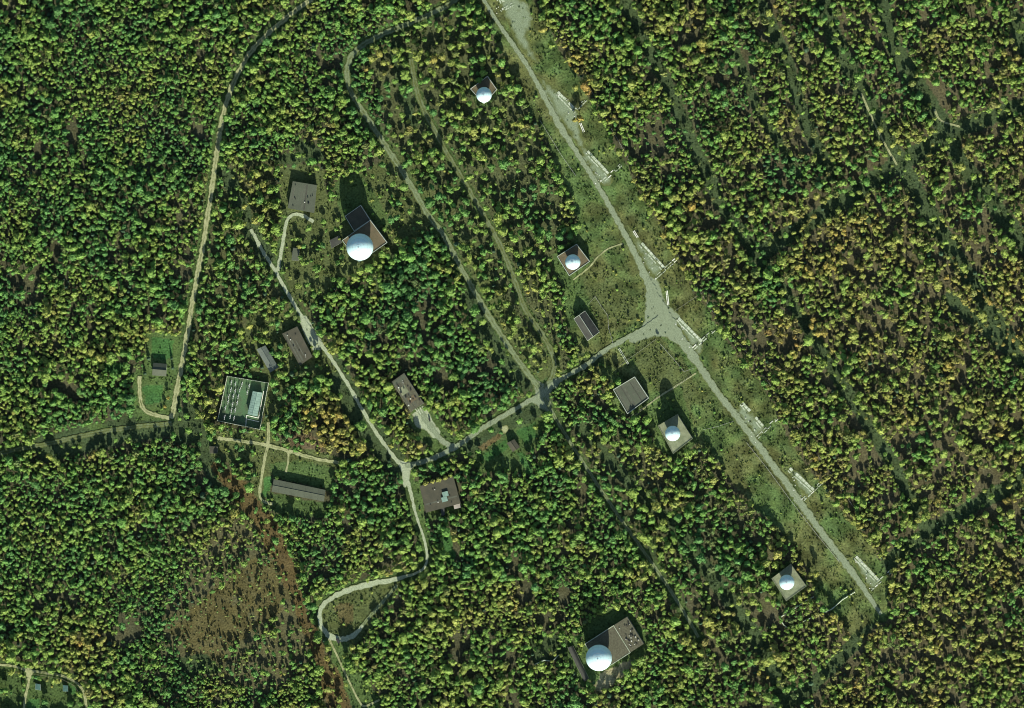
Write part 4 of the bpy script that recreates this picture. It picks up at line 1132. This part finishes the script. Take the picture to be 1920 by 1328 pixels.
# crown radius in px by stand
RAD = 4.9 + (noise2(60, 31) - 0.5) * 5.0
RAD[in_poly([(120, 60), (430, 80), (410, 330), (180, 300), (100, 180)], 3)] = 3.7
RAD[SMALL] = 3.4
RAD[in_poly([(560, 10), (760, 60), (650, 140), (520, 110)], 2)] = 3.6
RAD[in_poly([(1170, 220), (1290, 250), (1300, 330), (1200, 320)], 2)] = 3.5
RAD[in_poly([(560, 700), (740, 720), (700, 860), (590, 840)], 1)] = 6.2
RAD[in_poly([(680, 90), (960, 80), (960, 330), (740, 330)], 2)] = 5.6
YEL = 0.21 + 0.18 * np.clip(GX / 1920, 0, 1) + (noise2(75, 41) - 0.5) * 0.8 + (noise2(22, 42) - 0.5) * 0.55
for pg, dv in (([(1430, 285), (1545, 300), (1535, 370), (1440, 365)], -0.3), ([(740, 480), (880, 540), (935, 690), (820, 700), (690, 640)], -0.16), ([(545, 740), (640, 740), (700, 850), (590, 850)], 0.32), ([(690, 90), (735, 90), (735, 150), (690, 145)], 0.4),
               ([(1010, 30), (1060, 60), (1330, 560), (1290, 560)], 0.15), ([(0, 1200), (160, 1180), (165, 1290), (0, 1250)], 0.25), ([(560, 940), (640, 960), (640, 1100), (560, 1080)], -0.1), ([(330, 1080), (560, 1000), (560, 1300), (300, 1300)], -0.05),
               ([(0, 0), (480, 0), (400, 600), (0, 640)], -0.04), ([(800, 880), (1060, 880), (1060, 1100), (800, 1090)], -0.08), ([(1290, 940), (1440, 950), (1440, 1110), (1330, 1090)], -0.2), ([(1440, 400), (1920, 400), (1920, 1328), (1500, 1328)], 0.08)):
    YEL[in_poly(pg, 2)] += dv
PAL = np.array([(0.058, 0.150, 0.036), (0.084, 0.186, 0.034), (0.126, 0.206, 0.036), (0.166, 0.212, 0.042), (0.200, 0.208, 0.046), (0.240, 0.188, 0.040), (0.210, 0.135, 0.042)])
def palette(y):
    t = np.clip(y, 0, 0.999) * (len(PAL) - 1); i = t.astype(int); f = (t - i)[:, None]
    return PAL[i] * (1 - f) + PAL[i + 1] * f

def darts(N, rfun, dens, pack, seed):
    rg = np.random.default_rng(seed)
    x = rg.uniform(X0, X1, N); y = rg.uniform(Y0, Y1, N)
    keep = rg.random(N) < samp(dens, x, y)
    x, y = x[keep], y[keep]
    r = rfun(x, y, rg)
    cs = 12.0; grid = {}; out = []
    for i in range(len(x)):
        cx, cy = int(x[i] // cs), int(y[i] // cs); ok = True
        for a in (-1, 0, 1):
            for b in (-1, 0, 1):
                for j in grid.get((cx + a, cy + b), ()):
                    if (x[i] - x[j]) ** 2 + (y[i] - y[j]) ** 2 < ((r[i] + r[j]) * pack) ** 2: ok = False; break
                if not ok: break
            if not ok: break
        if ok: grid.setdefault((cx, cy), []).append(i); out.append(i)
    return x[out], y[out], r[out], rg

def rad_fun(x, y, rg):
    return np.clip(samp(RAD, x, y) * rg.lognormal(-0.12, 0.30, len(x)), 2.0, 10.0)
tx, ty, tr, rg = darts(260000, rad_fun, T, 0.66, 77)
n = len(tx)
yel = samp(YEL, tx, ty) + rg.normal(0, 0.075, n)
tc = palette(yel) * rg.uniform(0.8, 1.2, (n, 1))
kind = rg.integers(0, NB, n)
bare = (rg.random(n) < np.where(tx > 1300, 0.28, 0.10))
kind[bare] = NB + rg.integers(0, NS_, bare.sum())
tc[bare] = tc[bare] * 0.6 + np.array((0.12, 0.085, 0.045)) * 0.4
con = (rg.random(n) < 0.03)
kind[con] = NB + NS_ + rg.integers(0, NC, con.sum()); tc[con] = np.array((0.03, 0.065, 0.03)) * rg.uniform(0.8, 1.3, (con.sum(), 1))
hs = rg.uniform(0.68, 1.12, n)
rm = tr * GSD * 1.18
rm[con] *= 0.75
rot = rg.uniform(0, 6.28, n)
P3 = Wn(tx, ty); 
# hand-placed trees that stand out on their own: (x, y, radius px, yellowness, kind)
SOLO = [(562, 462, 5, 0.6, 0), (565, 483, 5.5, 0.25, 1), (637, 448, 3, 0.5, 2), (272, 700, 5, -1, NB + NS_), (279, 672, 6, -1, NB + NS_ + 1), (324, 690, 5, -1, NB + NS_), (322, 672, 4.5, -1, NB + NS_ + 1), (243, 702, 5, -1, NB + NS_),
        (310, 762, 4, 0.75, 3), (316, 745, 4, 0.75, 2), (1088, 222, 8, 0.78, 4), (1078, 225, 5, 0.7, 5), (1020, 55, 9, 0.7, 6), (1080, 164, 7, 0.6, 7), (1035, 84, 8, 0.4, 1), (735, 835, 6, 0.6, 2), (788, 834, 7, 0.72, 3),
        (1040, 520, 5, 0.3, 4), (1160, 715, 7, 0.2, 5), (1148, 722, 7, 0.45, 6), (1132, 708, 7, 0.3, 7), (1139, 728, 6, 0.6, 0), (1155, 766, 5, 0.25, 1), (700, 330, 5, 0.3, 2), (660, 340, 5, 0.4, 3), (698, 375, 5, 0.55, 4), (686, 345, 4, 0.3, 5),
        (740, 372, 3, 0.4, 6), (755, 410, 4, 0.5, 7), (800, 905, 5.5, 0.66, 0), (812, 902, 5.5, 0.66, 1), (824, 899, 6, 0.6, 2), (836, 895, 5.5, 0.62, 3), (846, 890, 5, 0.5, 4), (872, 910, 7, 0.2, 5), (870, 925, 6, 0.15, 6), (893, 920, 7, 0.5, 7),
        (908, 900, 7, 0.3, 0), (930, 905, 8, 0.22, 1), (886, 863, 7, 0.4, 2), (1005, 800, 6, 0.45, 3), (1531, 1075, 7, 0.6, 4), (1545, 1140, 8, 0.15, 5), (1535, 1125, 6, 0.2, 6), (720, 690, 4, 0.2, 7), (1395, 640, 6, 0.6, 0), (1345, 580, 8, 0.55, 1),
        (640, 425, 4, 0.3, 2), (648, 395, 4, 0.25, 3), (585, 650, 3, 0.4, 4), (603, 690, 4, 0.3, 5), (470, 610, 8, 0.62, 6), (455, 620, 8, 0.5, 7), (900, 150, 7, 0.15, 1), (890, 112, 8, 0.1, 2), (905, 108, 8, 0.15, 3), (935, 140, 6, 0.65, 4), (943, 158, 6, 0.6, 5),
        (1000, 238, 5, 0.3, 6), (995, 255, 5, 0.35, 7), (1235, 640, 3, 0.4, 0), (1180, 600, 3, 0.5, 1), (600, 812, 6, 0.75, 2), (590, 795, 7, 0.8, 3), (575, 770, 7, 0.78, 4), (605, 770, 7, 0.72, 5), (625, 800, 7, 0.7, 6)]
sx = np.array([s[0] for s in SOLO], float); sy = np.array([s[1] for s in SOLO], float); sr = np.array([s[2] for s in SOLO], float)
far = np.ones(n, bool)
for a, b, c in zip(sx, sy, sr): far &= np.hypot(tx - a, ty - b) > (tr + c) * 0.75
# the individually built trees: the hand-placed ones and the largest crowns standing in the picture
inpic = (tx > 10) & (tx < IW - 10) & (ty > 10) & (ty < IH - 10) & ~con & far
order = np.argsort(-(tr * inpic))
NIND = 300 - len(SOLO)
pick = np.zeros(n, bool); pick[order[:NIND]] = True
rest = ~pick & far

CWORD = [(0.08, 'deep green'), (0.25, 'bright green'), (0.42, 'leaf green'), (0.55, 'olive green'), (0.70, 'yellow green'), (0.84, 'golden'), (9, 'orange brown')]
def tree_label(x, y, r, yv, k):
    cw = 'dark green conifer' if k >= NB + NS_ else next(w for t, w in CWORD if yv < t) + (' thin crowned tree' if k >= NB else ' broadleaf tree')
    sz = 'small ' if r < 4.6 else ('large ' if r > 7.6 else '')
    nm, lx, ly = min(LAND, key=lambda q: math.hypot(q[1] - x, q[2] - y))
    d = math.hypot(lx - x, ly - y); an = math.degrees(math.atan2(ly - y, x - lx)) % 360
    dr = ['right of', 'upper right of', 'above', 'upper left of', 'left of', 'lower left of', 'below', 'lower right of'][int((an + 22.5) // 45) % 8]
    how = 'just ' if d < 60 else ('' if d < 140 else ('further ' if d < 300 else 'far '))
    if d >= 300:
        return '%s%s far %s %s' % (sz, cw, dr, nm)
    return '%s%s %s%s %s' % (sz, cw, how, dr, nm)
def add_tree(x, y, r_m, hsc, rz, k, color, label, group):
    g = W(x, y)
    e = empty('conifer_tree' if k >= NB + NS_ else 'broadleaf_tree', (g.x, g.y, 0)); tag(e, label, 'tree', group)
    for nm, me in (('crown', CROWN[k]), ('trunk', TRUNK[k])):
        o = bpy.data.objects.new(nm, me); COL.objects.link(o); o.parent = e
        o.scale = (r_m, r_m, r_m * hsc); o.rotation_euler = (0, 0, rz)
        if nm == 'crown': o.color = (*[float(c) for c in color], 1)
items = []
for (x, y, r, yv, k) in SOLO:
    c = palette(np.array([yv]))[0] if yv >= 0 else np.array((0.03, 0.065, 0.03))
    items.append((x, y, r * GSD * (0.8 if k >= NB + NS_ else 1), random.uniform(1.0, 1.4), random.uniform(0, 6), k, c, tree_label(x, y, r, yv, k)))
for i in np.nonzero(pick)[0]:
    items.append((tx[i], ty[i], rm[i], hs[i], rot[i], int(kind[i]), tc[i], tree_label(tx[i], ty[i], tr[i], yel[i], int(kind[i]))))
by = {}
for i, it in enumerate(items): by.setdefault(it[-1], []).append(i)
for lab, ids in by.items():
    if len(ids) < 2: continue
    ids.sort(key=lambda i: items[i][0])
    names = {2: ['left one', 'right one'], 3: ['leftmost', 'middle one', 'rightmost']}.get(len(ids)) or [w + ' from left' for w in ('first', 'second', 'third', 'fourth', 'fifth', 'sixth', 'seventh', 'eighth', 'ninth', 'tenth', 'eleventh', 'twelfth')]
    for i, w in zip(ids, names):
        nl_ = lab + ', ' + w
        if len(nl_.split()) > 16: nl_ = nl_.replace(' broadleaf tree', ' tree').replace('further ', '')
        items[i] = items[i][:-1] + (nl_,)
cnt = {}
for it in items: cnt[it[-1]] = cnt.get(it[-1], 0) + 1
for it in items:
    add_tree(*it[:7], it[7], 'single trees around the site')

R_ = rest
ell = np.random.default_rng(3).uniform(0.8, 1.22, R_.sum())
scl = np.stack([rm[R_] * ell, rm[R_] / ell, rm[R_] * hs[R_]], 1)
gn_scatter('forest', 'dense mixed autumn forest of green, olive and golden trees covering the site', 'forest', P3[R_], rot[R_], scl, kind[R_], tc[R_], proto_col)

# low bushes in the clearings and saplings in the dry field
def bush_r(x, y, rg): return 0.8 + 2.6 * rg.random(len(x)) ** 2
bx_, by_, br, rg = darts(60000, bush_r, BUSH * np.clip((NZ - 0.38) * 5, 0.05, 1.6) * (0.3 + NZ3 * 0.9), 1.1, 5)
nb = len(bx_)
bc = palette(0.42 + (samp(NZ2, bx_, by_) - 0.5) * 0.6 + rg.normal(0, 0.12, nb)) * rg.uniform(0.6, 1.5, (nb, 1))
PB = Wn(bx_, by_); PB[:, 2] = -0.7 * br * GSD
gn_scatter('bushes', 'low bushes and scrub scattered over the grassy clearings', 'bushes', PB, rg.uniform(0, 6.28, nb), np.stack([br, br, br * 0.9], 1) * GSD, rg.integers(0, NB, nb), bc, proto_col)
def sap_r(x, y, rg): return rg.uniform(1.2, 2.7, len(x))
qx, qy, qr, rg = darts(45000, sap_r, (SAP & (T < 0.5)) * 0.45, 1.05, 6)
nq = len(qx)
qc = palette(0.40 + rg.normal(0, 0.16, nq)) * 0.8 + 0.025
PQ = Wn(qx, qy)
gn_scatter('saplings', 'young trees dotted over the brown field in the lower left', 'saplings', PQ, rg.uniform(0, 6.28, nq), np.stack([qr, qr, qr * 1.3], 1) * GSD, rg.integers(0, NB, nq), qc, proto_col)

# tall grass
N_ = 150000
rg = np.random.default_rng(88)
gx = rg.uniform(-60, 1980, N_); gy = rg.uniform(-60, 1390, N_)
k = rg.random(N_) < samp(TUFT, gx, gy) * np.clip((samp(NZ3, gx, gy) - 0.25) * 2.2, 0.1, 1)
gx, gy = gx[k], gy[k]; ng_ = len(gx)
gc = samp(SOIL, gx, gy) * np.array((1.15, 1.2, 0.95)) * rg.uniform(0.6, 2.1, (ng_, 1))
gs = rg.uniform(0.5, 1.35, ng_)
gn_scatter('grass', 'tall rough grass tufts covering the clearings', 'grass', Wn(gx, gy), rg.uniform(0, 6.28, ng_), np.stack([gs, gs, gs * rg.uniform(0.5, 1.0, ng_)], 1), rg.integers(0, 4, ng_), gc, tuft_col)
print('trees', n, 'individual', len(items), 'bushes', nb, 'saplings', nq, 'tufts', ng_)
